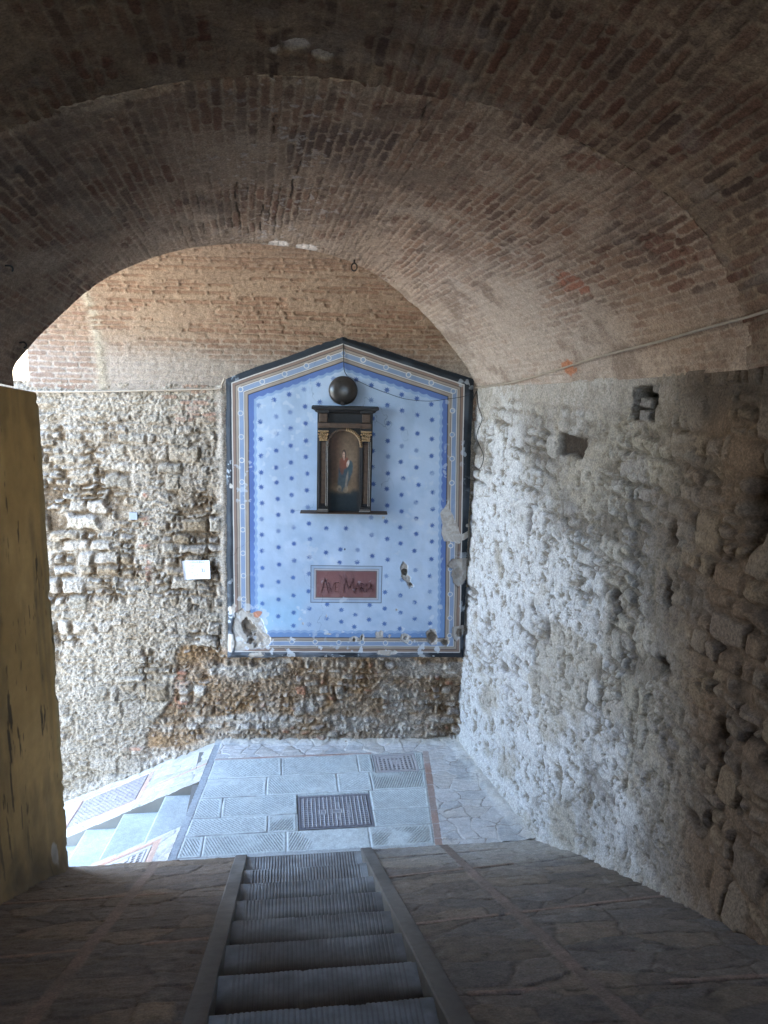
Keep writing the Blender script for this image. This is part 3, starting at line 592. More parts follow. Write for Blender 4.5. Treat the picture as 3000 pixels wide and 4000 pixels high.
kb = sst(.003, -.003, np.abs(X-kx+.034)-.033); c = mix(c, C(.38, .41, .42), kb); h = mix(h, .004+.002*fbm(X*9, Yl*9, 819), kb)
fil = sst(.10, .0, back_y(X)-Yl+.05*fbm(X*5, Yl*5, 821)); h = h+.03*fil; c = mix(c, C(.50, .46, .38), fil*.8)
fil = sst(.16, .0, xr(Yl)-X+.08*fbm(X*5, Yl*5, 823)); h = h+.03*fil; c = mix(c, C(.52, .48, .41), fil*.7)
for (x0, x1, y0, y1) in ((.113, .797, 6.098, 6.627), (.905, 1.352, 6.972, 7.338)):
    q = sst(-.004, .004, np.minimum(np.minimum(X-x0, x1-X), np.minimum(Yl-y0, y1-Yl))); h = mix(h, -.012, q); c = mix(c, C(.30, .29, .28), q)
put(sheet('landing', np.stack([X, Yl, h], -1), M_PAVE, None, c, keep=(X > kerb_x(Yl))), kind='structure')
boxes('landing_base', [((-.9, 5.78, -.4), (2.6, 7.6, -.035))], M_GROUND, None, 0)['kind'] = 'structure'

# manhole covers
def cover(name, label, x0, x1, y0, y1, z, fn, sk=0., sl_=0., matl=None):
    n, m = int((x1-x0)/.0042), int((y1-y0)/.0042)
    Xc, Yc = np.meshgrid(np.linspace(x0, x1, n), np.linspace(y0, y1, m), indexing='ij')
    hh, cc = fn(Xc-x0, Yc-y0, x1-x0, y1-y0)
    P = np.stack([Xc+sk*(Yc-5.785), Yc, z+hh+sl_*Xc], -1)
    o = sheet(name, P, matl or M_CAST, None, cc, smooth=False); put(o, label, 'manhole cover', 'manhole covers set in the paving'); return o
def segs(U, V, L, w):
    d = np.full_like(U, 9.)
    for (a, b, c_, d_) in L:
        ax, ay, bx, by = a, b, c_, d_; vx, vy = bx-ax, by-ay; t_ = np.clip(((U-ax)*vx+(V-ay)*vy)/(vx*vx+vy*vy+1e-9), 0, 1)
        d = np.minimum(d, np.hypot(U-ax-t_*vx, V-ay-t_*vy))
    return sst(w, w*.5, d)
def big_cover(U, V, w, hgt):
    e = np.minimum(np.minimum(U, w-U), np.minimum(V, hgt-V)); inn = sst(.028, .034, e)
    q = ((U-.05)/((w-.1)/15.5)); rib = sst(.24, .16, np.abs((q % 1)-.5)*1.0-.0)*0+sst(.16, .10, np.abs((q+.5) % 1-.5))
    v2 = ((V-.04)/((hgt-.08)/14)); cr = sst(.14, .08, np.abs((v2+.5) % 1-.5))*(vnoise(np.floor(q)*3.3, np.floor(v2)*2.1, 831) > .3)
    h_ = inn*np.maximum(rib*.006, cr*.0035)
    pl = np.zeros_like(U)
    for (u0, u1, v0, v1) in ((.44, .62, .42, .56), (.27, .39, .40, .55), (.505, .56, .22, .36), (.505, .56, .60, .78), (.665, .715, .28, .72)):
        pl = np.maximum(pl, sst(-.002, .003, np.minimum(np.minimum(U-u0*w, u1*w-U), np.minimum(V-v0*hgt, v1*hgt-V))))
    h_ = mix(h_, .003, pl)
    L = [(.47, .44, .59, .44), (.47, .54, .59, .54), (.47, .44, .47, .54), (.59, .44, .59, .54), (.29, .42, .37, .42), (.29, .53, .37, .53), (.29, .42, .29, .53), (.37, .42, .37, .53), (.32, .42, .32, .53),
         (.515, .62, .515, .76), (.515, .76, .55, .74), (.55, .74, .515, .68), (.515, .24, .515, .34), (.55, .24, .55, .34), (.515, .29, .55, .29)]
    for j in range(8):
        v0 = .30+j*.052
        L += [(.675, v0, .705, v0)]+([(.675, v0+.035, .705, v0+.035)] if j % 2 else [(.705, v0, .705, v0+.03)])
    tx = segs(U/w, V/hgt, L, .010); h_ = np.maximum(h_, tx*.006)
    fr = np.exp(-((e-.022)/.004)**2); h_ = h_-.008*fr
    up = np.clip(h_/.006, 0, 1)
    return h_-.004, mix(mix(C(.23, .225, .24), C(.40, .395, .39), up), C(.08, .075, .08), fr*.8)
cover('manhole_cover', 'large dark ribbed iron manhole cover among the landing slabs', .12, .79, 6.105, 6.62, .004, big_cover)
def small_cover(U, V, w, hgt):
    e = np.minimum(np.minimum(U, w-U), np.minimum(V, hgt-V)); inn = sst(.04, .046, e)
    a_, b_ = (U-.045)/((w-.09)/8), (V-.045)/((hgt-.09)/7)
    hole = sst(.30, .24, np.abs(a_ % 1-.5))*sst(.36, .28, np.abs(b_ % 1-.5))*inn
    pl = ((np.abs(U/w-.5) < .14) & (np.abs(V/hgt-.52) < .12)) | ((V/hgt > .76) & (V/hgt < .87) & (np.abs(U/w-.45) < .22)); hole = np.where(pl, 0, hole)
    tx = segs(U/w, V/hgt, [(.42, .46, .42, .58), (.42, .58, .47, .58), (.42, .52, .46, .52), (.54, .46, .54, .58), (.54, .58, .58, .52), (.54, .46, .58, .52)], .012)
    fr = np.exp(-((e-.03)/.005)**2)
    h_ = -.010*hole+.003*tx-.006*fr
    return h_, mix(mix(C(.46, .44, .43), C(.20, .185, .18), hole), C(.16, .15, .14), fr*.8)
cover('manhole_cover', 'small pale square grate cover with rows of slots by the foot of the blue panel', .91, 1.347, 6.977, 7.333, .003, small_cover)

# street going down to the left: two paved ramps and plain grey steps
SL = .425
def st_z(Xs): return SL*(Xs+.967)
def side_ramp(name, y0, y1, seed):
    xs_ = np.concatenate([np.linspace(-6, -2.75, 8), np.arange(-2.7, -.965, .0095), [-.967]])
    n = int((y1-y0)/.0095)
    Xq, Yq = np.meshgrid(xs_, np.linspace(y0, y1, n), indexing='ij')
    i, dv, ev, hv = flags(Xq, Yq, seed, .19, .14, .010)
    c = mix(C(.47, .445, .40), palette([(.42, .41, .385), (.49, .475, .445), (.39, .375, .355), (.51, .495, .46)], rnd(i, 2)), ev); h = hv*.8
    def bar(x0, x1, ya, yb2):
        nonlocal c, h
        q = sst(-.004, .004, np.minimum(np.minimum(Xq-x0, x1-Xq), np.minimum(Yq-ya, yb2-Yq))); c = mix(c, mix(C(.47, .28, .20), C(.46, .35, .29), vnoise(Xq*5, Yq*5, seed+9)), q); h = mix(h, .007, q)
    if y0 > 6.5:
        bar(-1.60, -.967, 7.27, 7.30); bar(-1.645, -1.585, 7.13, 7.66); bar(-2.36, -1.645, 7.13, 7.168); bar(-2.36, -1.645, 7.66, 7.69); bar(-2.39, -2.33, 7.13, 7.66)
        q = sst(-.004, .004, np.minimum(np.minimum(Xq+2.33, -1.645-Xq), np.minimum(Yq-7.168, 7.66-Yq))); h = mix(h, -.012, q)
    else:
        bar(-1.185, -1.115, 5.84, 6.185); bar(-2.1, -1.185, 6.15, 6.195)
        q = sst(-.004, .004, np.minimum(np.minimum(Xq+1.75, -1.185-Xq), np.minimum(Yq-5.80, 6.15-Yq))); h = mix(h, -.012, q)
    edge = y1 if y0 < 6.5 else y0
    q = sst(.03, .02, np.abs(Yq-edge)); c = mix(c, C(.47, .455, .42), q)
    P = np.stack([Xq+.115*(Yq-5.785), Yq, st_z(Xq)+h], -1)
    put(sheet(name, P, M_PAVE, None, c), kind='structure')
    zz = np.stack([P[:, -1 if y0 < 6.5 else 0]]*2, 1); zz[:, 1, 2] -= .35
    put(sheet('ramp_edge', zz, M_GROUND, None, None), kind='structure')
side_ramp('street', 5.79, 6.245, 851); side_ramp('street', 6.97, 7.95, 871)
side = empty('staircase', 'smooth pale grey steps going down to the left of the landing between paved ramps', 'staircase', (-1.1, 6.6, -.2))
nos = [-1.30, -1.70, -2.06]+[-2.06-.39*k for k in range(1, 10)]; prev = -.967
for k, xn in enumerate(nos):
    zt_ = float(st_z(xn))
    ysx = np.linspace(6.235, 6.975, 90); pr = np.array([(prev+.02, 0), (prev-.1, 0), ((xn+prev)/2, 0), (xn+.05, 0), (xn+.015, -.001), (xn+.003, -.006), (xn, -.018), (xn+.004, -.25)])
    I, Yq = np.meshgrid(np.arange(len(pr)), ysx, indexing='ij')
    P = np.stack([pr[I, 0]+.115*(Yq-5.785), Yq, zt_+pr[I, 1]+.002*fbm(pr[I, 0]*5, Yq*5, 881+k)], -1)
    c = mix(C(.46, .50, .49), C(.40, .435, .425), sst(-.2, .3, fbm(pr[I, 0]*4, Yq*4+k, 883)))
    sheet('tread', P, M_PAVE, side, c, smooth=False); prev = xn
def stone_cover(U, V, w, hgt):
    h_ = .004*ridge(U*16, V*20, 891)+.0012*np.where(((U*.8+V*.6)/.03) % 1 < .5, -1., 0.)
    return h_, mix(C(.33, .30, .31), C(.27, .245, .26), vnoise(U*18, V*18, 893))
def z_side(x, y): return 0
o = cover('manhole_cover', 'mauve-grey stone-filled cover framed by brick on the far side ramp', -2.322, -1.653, 7.175, 7.653, SL*.967+.001, stone_cover, .115, SL, M_PAVE)
cover('manhole_cover', 'iron grate cover framed by pink brick on the near side ramp', -1.742, -1.193, 5.807, 6.143, SL*.967+.001, small_cover, .115, SL)
boxes('ground', [((-60, -60, -2.6), (60, 60, -2.5))], M_GROUND, None, 0)['kind'] = 'structure'
boxes('upper_street', [((-9, -30, 5.4), (9, -5.99, 5.6))], M_GROUND, None, 0)['kind'] = 'structure'
boxes('light_blocker', [((-2.6, -2.3, -2), (-1.25, -2.0, 8)), ((1.65, -2.3, -2), (3.2, -2.0, 8)), ((-1.25, -2.3, 6.0), (1.65, -2.0, 8)), ((-2.42, -2, 6.35), (4.5, 9, 8)), ((2.75, -6, -1.5), (4.5, 9, 6.34))], M_EXT, M_far, 0)  # unseen boxes added to narrow the rear daylight and stop sky leaks
# ------------------------------------------------------- the painted panel
step = .0042
a_ = np.arange(-.04, 2.52, step); b_ = np.arange(.96, 4.32, step)
A, B = np.meshgrid(a_, b_, indexing='ij')
def convex(pts, A, B):
    """inside distance to a convex outline (counter-clockwise from bottom left)"""
    d = np.full_like(A, 9.)
    for (x0, y0), (x1, y1) in zip(pts, pts[1:]+pts[:1]):
        L = math.hypot(x1-x0, y1-y0); d = np.minimum(d, ((x1-x0)*(B-y0)-(y1-y0)*(A-x0))/L)
    return d
wob = .007*fbm(A*3, B*3, 901)+.002*fbm(A*14, B*14, 900)
OUT = [(-.025, .975), (2.46, .985), (2.43, 3.905), (1.133, 4.287), (.0, 3.855)]
INN = [(.056, 1.05), (2.42, 1.055), (2.335, 3.855), (1.135, 4.215), (.063, 3.82)]
do = convex(OUT, A, B)+wob*1.5; di = convex(INN, A, B)+wob*.5
fine = .0035
def band(x, a, b): return sst(a-fine, a+fine, x)*sst(b+fine, b-fine, x)
blackc = mix(C(.028, .034, .042), C(.055, .066, .08), sst(.2, .5, fbm(A*3, B*3, 903)))
blackc = mix(blackc, C(.12, .14, .17), sst(1.6, 1.0, B)*sst(-.1, .4, fbm(A*4, B*9, 904)))
col = blackc
brown = mix(C(.25, .175, .14), C(.20, .14, .115), vnoise(A*5, B*5, 905)); tan = mix(C(.33, .28, .23), C(.28, .235, .195), vnoise(A*6, B*6, 906))
white = C(.62, .60, .56); dark = C(.05, .045, .045); slate = mix(C(.23, .30, .43), C(.19, .25, .36), vnoise(A*3, B*3, 907))
for lo, hi, cc in ((0, .009, white), (.009, .036, brown), (.036, .041, dark), (.041, .063, tan), (.063, .067, dark), (.067, .075, white), (.075, .117, slate), (.117, .125, white), (.125, .129, dark), (.129, .158, tan), (.158, .166, dark)):
    col = mix(col, cc, band(di, lo, hi))
s_al = np.where(np.abs(A-1.13) < .88, np.where((B > 3.5) | (B < 1.5), A, B), B)
scal = .013*np.abs(np.sin(s_al*math.pi/.082))
bright = mix(C(.11, .18, .39), C(.09, .14, .33), vnoise(A*2, B*2, 911)); bright = mix(bright, C(.17, .28, .46), sst(2.2, 1.3, B)*.7)
mid = mix(C(.22, .32, .48), C(.26, .37, .55), vnoise(A*8, B*8, 912))
pale = mix(C(.335, .43, .56), C(.40, .495, .62), sst(-.3, .3, fbm(A*1.6, B*1.6, 913))); pale = mix(pale, C(.45, .535, .65), sst(.15, .5, fbm(A*3, B*3, 915))*.5)
pale = mix(pale, C(.25, .47, .66), sst(.1, .4, fbm(A*1.3+7, B*1.3, 917))*sst(1.9, 1.4, B)*.5)
col = mix(col, bright, sst(.163, .169, di)); col = mix(col, mid, sst(-fine, fine, di-(.205+scal+.004*fbm(A*6, B*6, 919))))
col = mix(col, pale, sst(-fine, fine, di-(.232+scal))); fieldm = sst(.22, .23, di)
# rings in the slate band and their white collars
for (ra, rb) in RINGS:
    m = (np.abs(A-ra) < .05) & (np.abs(B-rb) < .05)
    if not m.any(): continue
    r = np.hypot(A[m]-ra, B[m]-rb); q = col[m]
    fade = .55+.45*rnd(np.array(ra*31+rb*17), 3)
    q = mix(q, white, sst(.029, .0255, r)*fade); q = mix(q, C(.21, .28, .40), sst(.0205, .0175, r)); col[m] = q
# eight-pointed stars
worn = sst(.25, .5, fbm(A*22, B*22, 921))
for n, (sa, sb) in enumerate(STARS):
    m = (np.abs(A-sa) < .04) & (np.abs(B-sb) < .04)
    if not m.any(): continue
    x, y = A[m]-sa, B[m]-sb; r = np.hypot(x, y); th = np.arctan2(y, x)+.15
    sp_ = np.abs(((th/(math.pi/4)) % 1)-.5)*2
    edge_ = .0155+.0150*sp_**1.5
    s_ = sst(.003, -.002, r-edge_); k_ = .92 if n % 7 else .6
    col[m] = mix(col[m], mix(C(.045, .095, .28), C(.07, .15, .36), float(sb < 2.0)*.6), s_*k_*(1-.5*worn[m]))
# inscription plate, painted
def rectd(a0, a1, b0, b1): return np.minimum(np.minimum(A-a0, a1-A), np.minimum(B-b0, b1-B))+.0015*fbm(A*9, B*9, 923)
r0 = rectd(.839, 1.574, 1.597, 1.996); plaque = sst(-.002, .002, r0)
pc = mix(pale*.82, dark, band(r0, -.002, .006)); pc = mix(pc, C(.10, .10, .12), band(r0, .034, .039)); pc = mix(pc, C(.44, .42, .42), band(r0, .039, .047)); pc = mix(pc, C(.30, .25, .24), sst(.047, .051, r0)); pc = mix(pc, dark, band(r0, .056, .061))
red = mix(C(.20, .095, .09), C(.165, .08, .08), vnoise(A*7, B*7, 925)); red = mix(red, C(.24, .13, .125), sst(.1, .5, fbm(A*12, B*12, 926))*.5)
pc = mix(pc, red, sst(.060, .063, r0)); col = mix(col, pc, plaque)
ck = np.abs(fbm(A*1.7+3, B*1.3, 951, 5)); ckm = sst(.0055, .001, ck)*sst(.0, .25, fbm(A*2.4, B*2.4, 953)); col = mix(col, col*.45, ckm*.8)
st_ = sst(.05, .45, fbm(A*5, B*1.1, 955, 4)); col = mix(col, col*.84+.012, st_*.6); sc_ = sst(.33, .44, fbm(A*17, B*17, 957, 3))*sst(.05, .3, fbm(A*2, B*2, 958))*(1-plaque); col = mix(col, C(.50, .56, .62), sc_*.45)
# plaster losses: recessed blobs of bare mortar
loss = np.zeros_like(A); deep = np.zeros_like(A)
nz = fbm(A*14, B*14, 931); nz2 = fbm(A*36, B*36, 933)
def inpoly(pts):
    ins = np.zeros(A.shape, bool); dmin = np.full(A.shape, 9.)
    for (x0, y0), (x1, y1) in zip(pts, pts[1:]+pts[:1]):
        cond = ((y0 > B) != (y1 > B)) & (A < (x1-x0)*(B-y0)/(y1-y0+1e-9)+x0); ins ^= cond
        vx, vy = x1-x0, y1-y0; t_ = np.clip(((A-x0)*vx+(B-y0)*vy)/(vx*vx+vy*vy+1e-12), 0, 1); dmin = np.minimum(dmin, np.hypot(A-x0-t_*vx, B-y0-t_*vy))
    return np.where(ins, dmin, -dmin)
LA = [(2.152, 2.555), (2.209, 2.653), (2.24, 2.742), (2.236, 2.618), (2.283, 2.548), (2.312, 2.477), (2.37, 2.353), (2.483, 2.381), (2.487, 2.309), (2.391, 2.281), (2.358, 2.245), (2.198, 2.27), (2.163, 2.35), (2.169, 2.475)]
LB = [(2.244, 2.007), (2.295, 2.072), (2.4, 2.082), (2.49, 2.065), (2.494, 1.9), (2.43, 1.826), (2.37, 1.779), (2.314, 1.824), (2.293, 1.898), (2.308, 1.971)]
LC = [(1.784, 2.056), (1.838, 2.002), (1.841, 1.911), (1.877, 1.875), (1.87, 1.82), (1.916, 1.774), (1.863, 1.764), (1.817, 1.838), (1.771, 1.892), (1.759, 1.983)]
LD = [(.062, 1.471), (.141, 1.527), (.176, 1.481), (.272, 1.472), (.324, 1.417), (.35, 1.38), (.393, 1.25), (.437, 1.212), (.428, 1.137), (.348, 1.08), (.171, 1.069), (.056, 1.059), (.034, 1.322)]
LE = [(2.049, 1.28), (2.093, 1.322), (2.147, 1.315), (2.172, 1.243), (2.172, 1.148), (2.109, 1.138), (2.062, 1.186)]
LF = [(2.326, 1.339), (2.452, 1.359), (2.465, 1.264), (2.369, 1.188), (2.321, 1.244)]
hgt = np.zeros_like(A)
for pts, dp in ((LA, -.001), (LB, .022), (LC, .012), (LD, .014), (LE, .008), (LF, .012)):
    q = sst(-.003, .004, inpoly(pts)+.012*nz+.004*nz2); loss = np.maximum(loss, q); hgt = hgt-dp*q
for (sa, sb, ra, rb) in ((1.29, 1.199, .05, .03), (1.379, 1.219, .022, .035), (1.575, 1.258, .045, .05), (1.665, 1.24, .022, .035), (1.836, 1.222, .04, .05), (2.27, 1.177, .035, .03), (1.006, 1.451, .012, .03), (1.734, 1.528, .014, .012), (.764, 1.365, .028, .03), (1.571, 2.502, .02, .02), (1.652, 1.05, .09, .022), (2.437, 2.425, .02, .02), (1.02, 1.255, .03, .012), (.62, 1.19, .02, .01), (.30, 1.01, .10, .03), (.05, 2.80, .02, .03), (.01, 1.15, .05, .09), (.03, 1.5, .04, .05)):
    q = sst(1.15, .85, np.hypot((A-sa)/ra, (B-sb)/rb)+1.1*nz); loss = np.maximum(loss, q); hgt = hgt-.002*q
for (sa, sb, ra, rb, dp) in ((.205, 1.29, .055, .14, .045), (.27, 1.2, .08, .07, .02), (1.805, 1.935, .022, .035, .04), (1.873, 1.795, .018, .022, .04), (2.115, 1.225, .045, .075, .03), (2.41, 1.27, .04, .05, .04), (2.255, 1.165, .035, .03, .03), (2.37, 1.93, .035, .09, .012), (1.379, 1.215, .010, .02, .02), (1.30, 1.19, .015, .02, .02), (1.64, 1.235, .008, .02, .02), (1.835, 1.215, .015, .015, .02)):
    q = sst(1.1, .7, np.hypot((A-sa)/ra, (B-sb)/rb)+.9*nz); deep = np.maximum(deep, q*min(1, dp/.03)); hgt = hgt-dp*q; loss = np.maximum(loss, q)
mort = mix(C(.46, .43, .39), C(.38, .345, .305), sst(-.3, .3, nz2)); col = mix(col, mort, loss); col = mix(col, C(.20, .15, .10), deep*.75)
hgt = hgt+loss*(.005*nz2+.004*nz)
q = sst(1.1, .8, np.hypot((A-.29)/.05, (B-1.46)/.03)+.8*nz); col = mix(col, C(.45, .22, .15), q)
chip = sst(.44, .52, fbm(A*11, B*11, 941, 4))*sst(2.2, 1.1, B); col = mix(col, C(.58, .62, .66), chip*.7); hgt = hgt-.001*chip
for (pa, pb) in ((2.0, 3.62), (.5, 2.4)): pass
hgt = hgt+.006*fbm(A*2, B*2, 943)+.0015*fbm(A*10, B*10, 945)
bev = sst(.0, .05, do); top_ = hgt+.035*bev
P = wall(A, B, .012+top_)
keep = do > 0
panel = empty('painted_panel', 'pale blue gabled wall painting dotted with dark blue stars inside a black and brown border', 'wall painting', tuple(wall(1.2, 1.0, 0.)))
frame_m = di < 0
sheet('black_border', P, M_FRESCO, panel, col, keep=keep & frame_m)
sheet('banded_border', P, M_FRESCO, panel, col, keep=keep & (~frame_m) & (di < .166))
pq = r0 > 0
sheet('starry_field', P, M_FRESCO, panel, col, keep=keep & (di >= .166) & ~pq)
plq = sheet('inscription_plate', P, M_FRESCO, panel, col, keep=keep & (di >= .166) & pq)
# AVE MARIA in thin worn strokes
GL = {'A': [(0, 0, .5, 1), (.5, 1, 1, 0), (.2, .38, .8, .38)], 'V': [(0, 1, .5, 0), (.5, 0, 1, 1)], 'E': [(.1, 0, .1, 1), (.1, 1, .85, 1), (.1, .5, .7, .5), (.1, 0, .85, 0)],
      'M': [(0, 0, .15, 1), (.15, 1, .5, .25), (.5, .25, .85, 1), (.85, 1, 1, 0)], 'R': [(.1, 0, .1, 1), (.1, 1, .7, .9), (.7, .9, .7, .6), (.7, .6, .1, .5), (.35, .5, .85, 0)], 'I': [(.5, 0, .5, 1)]}
def stroke_boxes(glyphs, w, c0, c1, tf):
    V = []; F = []
    for (ch, a0, b0, wd, ht, th) in glyphs:
        for (x0, y0, x1, y1) in GL[ch]:
            p = np.array([a0+x0*wd, b0+y0*ht]); q = np.array([a0+x1*wd, b0+y1*ht]); t_ = (q-p)/np.linalg.norm(q-p); nrm_ = np.array([-t_[1], t_[0]])*th/2
            k = len(V)
            for c_ in (c0, c1):
                for s in (p-nrm_, q-nrm_, q+nrm_, p+nrm_): V.append((s[0], s[1], c_))
            F += [tuple(k+i for i in f) for f in ((0, 3, 2, 1), (4, 5, 6, 7), (0, 1, 5, 4), (1, 2, 6, 5), (2, 3, 7, 6), (3, 0, 4, 7))]
    V = np.array(V); return tf(V[:, 0], V[:, 1], V[:, 2]), F
word = [('A', .945, 1.70, .075, .165, .0035), ('V', 1.02, 1.715, .06, .10, .003), ('E', 1.085, 1.715, .05, .10, .0026), ('M', 1.175, 1.70, .11, .165, .0035), ('A', 1.29, 1.71, .055, .10, .003), ('R', 1.35, 1.71, .05, .10, .0026), ('I', 1.395, 1.71, .03, .10, .0026), ('A', 1.425, 1.71, .055, .10, .003)]
V_, F_ = stroke_boxes(word, .008, .046, .0535, wall); poly('lettering', V_, F_, M_FADED, plq)

# ----------------------------------------------------------- wooden shrine
CF = .047
def wb(V): return wall(V[:, 0], V[:, 1], V[:, 2])
shelf = boxes('shelf', [((.735, 2.561, CF-.01), (1.605, 2.572, .175))], M_BROWN, None, .005, wb)
put(shelf, 'thin dark wooden shelf board fixed across the blue panel', 'shelf')
S = empty('wooden_shrine', 'black and gilt wooden shrine with pilasters and a small arched painting of a robed figure', 'shrine', tuple(wall(1.16, 2.572, .12)))
D0, D1 = CF, .158
boxes('back_case', [((.90, 2.573, D0), (.925, 3.555, D1-.02)), ((1.415, 2.573, D0), (1.44, 3.555, D1-.02)), ((.925, 2.573, D0), (1.415, 3.555, D0+.035)), ((.925, 3.41, D0+.035), (1.415, 3.555, D1-.045))], M_WOOD, S, .004, wb)
# spandrel board with an arched opening
cxa, rA, yS = 1.166, .155, 3.235
nA = 28; V_ = []; F_ = []
arc = [(cxa+rA*math.cos(t_), yS+rA*math.sin(t_)) for t_ in np.linspace(math.pi, 0, nA)]
for c_ in (D0+.035, D0+.085):
    for (x, y) in arc: V_.append((x, y, c_))
    for (x, y) in arc: V_.append((x, 3.41, c_))
n2 = 2*nA
for i in range(nA-1):
    F_ += [(i, i+1, nA+i+1, nA+i), (n2+i, n2+nA+i, n2+nA+i+1, n2+i+1), (i, n2+i, n2+i+1, i+1)]
poly('spandrel', wb(np.array(V_)), F_, M_WOOD, S)
boxes('spandrel', [((.925, 2.573, D0+.035), (1.011, 3.41, D0+.084)), ((1.321, 2.573, D0+.035), (1.415, 3.41, D0+.084))], M_WOOD, S, .002, wb)
boxes('frieze', [((.99, 3.415, D0+.08), (1.335, 3.462, D0+.115))], M_BROWN, S, .005, wb)
for x0 in (.905, 1.322):
    p = boxes('pilaster', [((x0+.012, 2.628, D0+.08), (x0+.100, 3.285, D1-.03)), ((x0+.012, 2.628, D1-.032), (x0+.026, 3.285, D1-.012)), ((x0+.086, 2.628, D1-.032), (x0+.100, 3.285, D1-.012))], M_WOOD, S, .003, wb)
    boxes('carved_panel', [((x0+.032, 2.66, D1-.031), (x0+.080, 3.27, D1-.022))], M_BROWN, p, .004, wb)
    boxes('gilt_edge', [((x0+.082, 2.64, D1-.014), (x0+.0855, 3.28, D1-.0105)), ((x0+.097, 2.64, D1-.014), (x0+.1005, 3.28, D1-.0105))], M_PALE, p, .001, wb)
    boxes('base', [((x0, 2.574, D0+.08), (x0+.112, 2.592, D1+.012)), ((x0+.004, 2.594, D0+.08), (x0+.108, 2.606, D1+.006)), ((x0+.008, 2.608, D0+.08), (x0+.104, 2.627, D1-.002))], M_WOOD, p, .004, wb)
    boxes('gilt_edge', [((x0+.001, 2.588, D1+.0115), (x0+.111, 2.5925, D1+.0145)), ((x0+.005, 2.602, D1+.0055), (x0+.107, 2.606, D1+.0085))], M_PALE, p, .001, wb)
    cap = boxes('capital', [((x0+.016, 3.286, D0+.08), (x0+.096, 3.30, D1-.005)), ((x0+.004, 3.372, D0+.08), (x0+.108, 3.388, D1+.008)), ((x0+.026, 3.30, D0+.08), (x0+.086, 3.372, D1-.02))], M_GILT, p, .004, wb)
    L = []
    for s_, e_ in ((-1, .05), (1, .05), (-.5, .03), (.5, .03), (0, .0)):
        base = x0+.056+s_*.022
        L.append((wall(np.array([base, base+s_*.006, base+s_*.02, base+s_*.028]), np.array([3.30, 3.33, 3.358, 3.350]), np.array([D1-.018, D1-.012, D1+.004, D1+.010])), .0085))
        L.append((wall(np.array([base+s_*.004, base+s_*.012, base+s_*.018]), np.array([3.30, 3.318, 3.326]), np.array([D1-.014, D1-.004, D1+.006])), .007))
    tubes('acanthus', L, M_GILT, cap, 6)
    boxes('entablature_block', [((x0+.002, 3.412, D0+.08), (x0+.108, 3.462, D1+.002)), ((x0+.014, 3.466, D0+.08), (x0+.094, 3.552, D1-.012))], M_BROWN, S, .006, wb)
# cornice: a stepped moulding swept along front and sides
prof_c = [(0, 0), (.008, .006), (.02, .012), (.028, .026), (.045, .036), (.055, .040), (.055, .062), (.048, .066)]
V_ = []; F_ = []
for (o_, z_) in prof_c:
    for (x, c_) in ((.90-o_, D0), (.90-o_, D1-.02+o_), (1.44+o_, D1-.02+o_), (1.44+o_, D0)): V_.append((x, 3.556+z_, c_))
for i in range(len(prof_c)-1):
    for k in range(4): F_.append((i*4+k, i*4+(k+1) % 4, (i+1)*4+(k+1) % 4, (i+1)*4+k))
F_ += [(0, 1, 2, 3), tuple((len(prof_c)-1)*4+k for k in (3, 2, 1, 0))]
poly('cornice', wb(np.array(V_)), F_, M_WOOD, S)
for x0 in (.905, 1.322): boxes('cornice_block', [((x0-.006, 3.556, D1-.06), (x0+.116, 3.594, D1+.012))], M_WOOD, S, .008, wb)
# arch moulding with beads, bright on one side
ta = np.linspace(math.pi, 0, 30)
tube('arch_moulding', wall(cxa+(rA+.008)*np.cos(ta), yS+(rA+.008)*np.sin(ta), np.full(30, D0+.088)), .013, M_BROWN, S, 8)
tb = np.linspace(1.45, .0, 15)
L = [(wall(cxa+np.array([rA-.006, rA+.024])*math.cos(q_), yS+np.array([rA-.006, rA+.024])*math.sin(q_), np.full(2, D0+.099)), .0062) for q_ in tb]
tubes('bead_trim', L, M_GILT, S, 6)
# the painting
pa = np.arange(1.008, 1.3245, .0030); pb = np.arange(2.575, 3.395, .0030)
PA, PB = np.meshgrid(pa, pb, indexing='ij'); u = (PA-1.166)/.155; v = (PB-2.575)/.815
n1_ = fbm(PA*14, PB*14, 951); n2_ = fbm(PA*40, PB*40, 953)
pc = mix(C(.11, .065, .035), C(.20, .14, .085), np.exp(-((u-.25)**2/.35+(v-.60)**2/.06)))
pc = mix(pc, C(.10, .045, .025), sst(.1, -.7, u)*sst(.3, .5, v)*.6); pc = mix(pc, C(.012, .020, .024), sst(.29, .22, v+.03*n1_))
pc = mix(pc, C(.02, .016, .014), sst(.72, .98, np.abs(u)+.05*n1_)*.75)
pc = mix(pc, C(.22, .15, .085), np.exp(-(((u+.1)/.75)**2+((v-.29+.03*n1_)/.055)**2)**1.3)*.75)
def blob(cu, cv, ru, rv, c_, k=1., p_=1., rot=0.):
    global pc
    x, y = (u-cu), (v-cv)*2.63; cr, sr = math.cos(rot), math.sin(rot); x, y = x*cr+y*sr, -x*sr+y*cr
    q_ = sst(1.2, .75, np.hypot(x/ru, y/rv)+.25*n1_*p_); pc = mix(pc, np.asarray(c_, np.float32), q_*k)
blob(.02, .455, .40, .40, (.045, .065, .075)); blob(-.06, .36, .36, .32, (.050, .070, .078)); blob(.10, .50, .45, .22, (.040, .062, .078))
blob(.02, .60, .30, .22, (.19, .06, .035)); blob(-.16, .56, .16, .26, (.16, .06, .035), .8, 1, .2); blob(.36, .54, .20, .22, (.045, .075, .085))
blob(.17, .37, .07, .36, (.24, .20, .16), .75, 1, -.25); blob(.22, .28, .05, .1, (.3, .24, .18), .5)
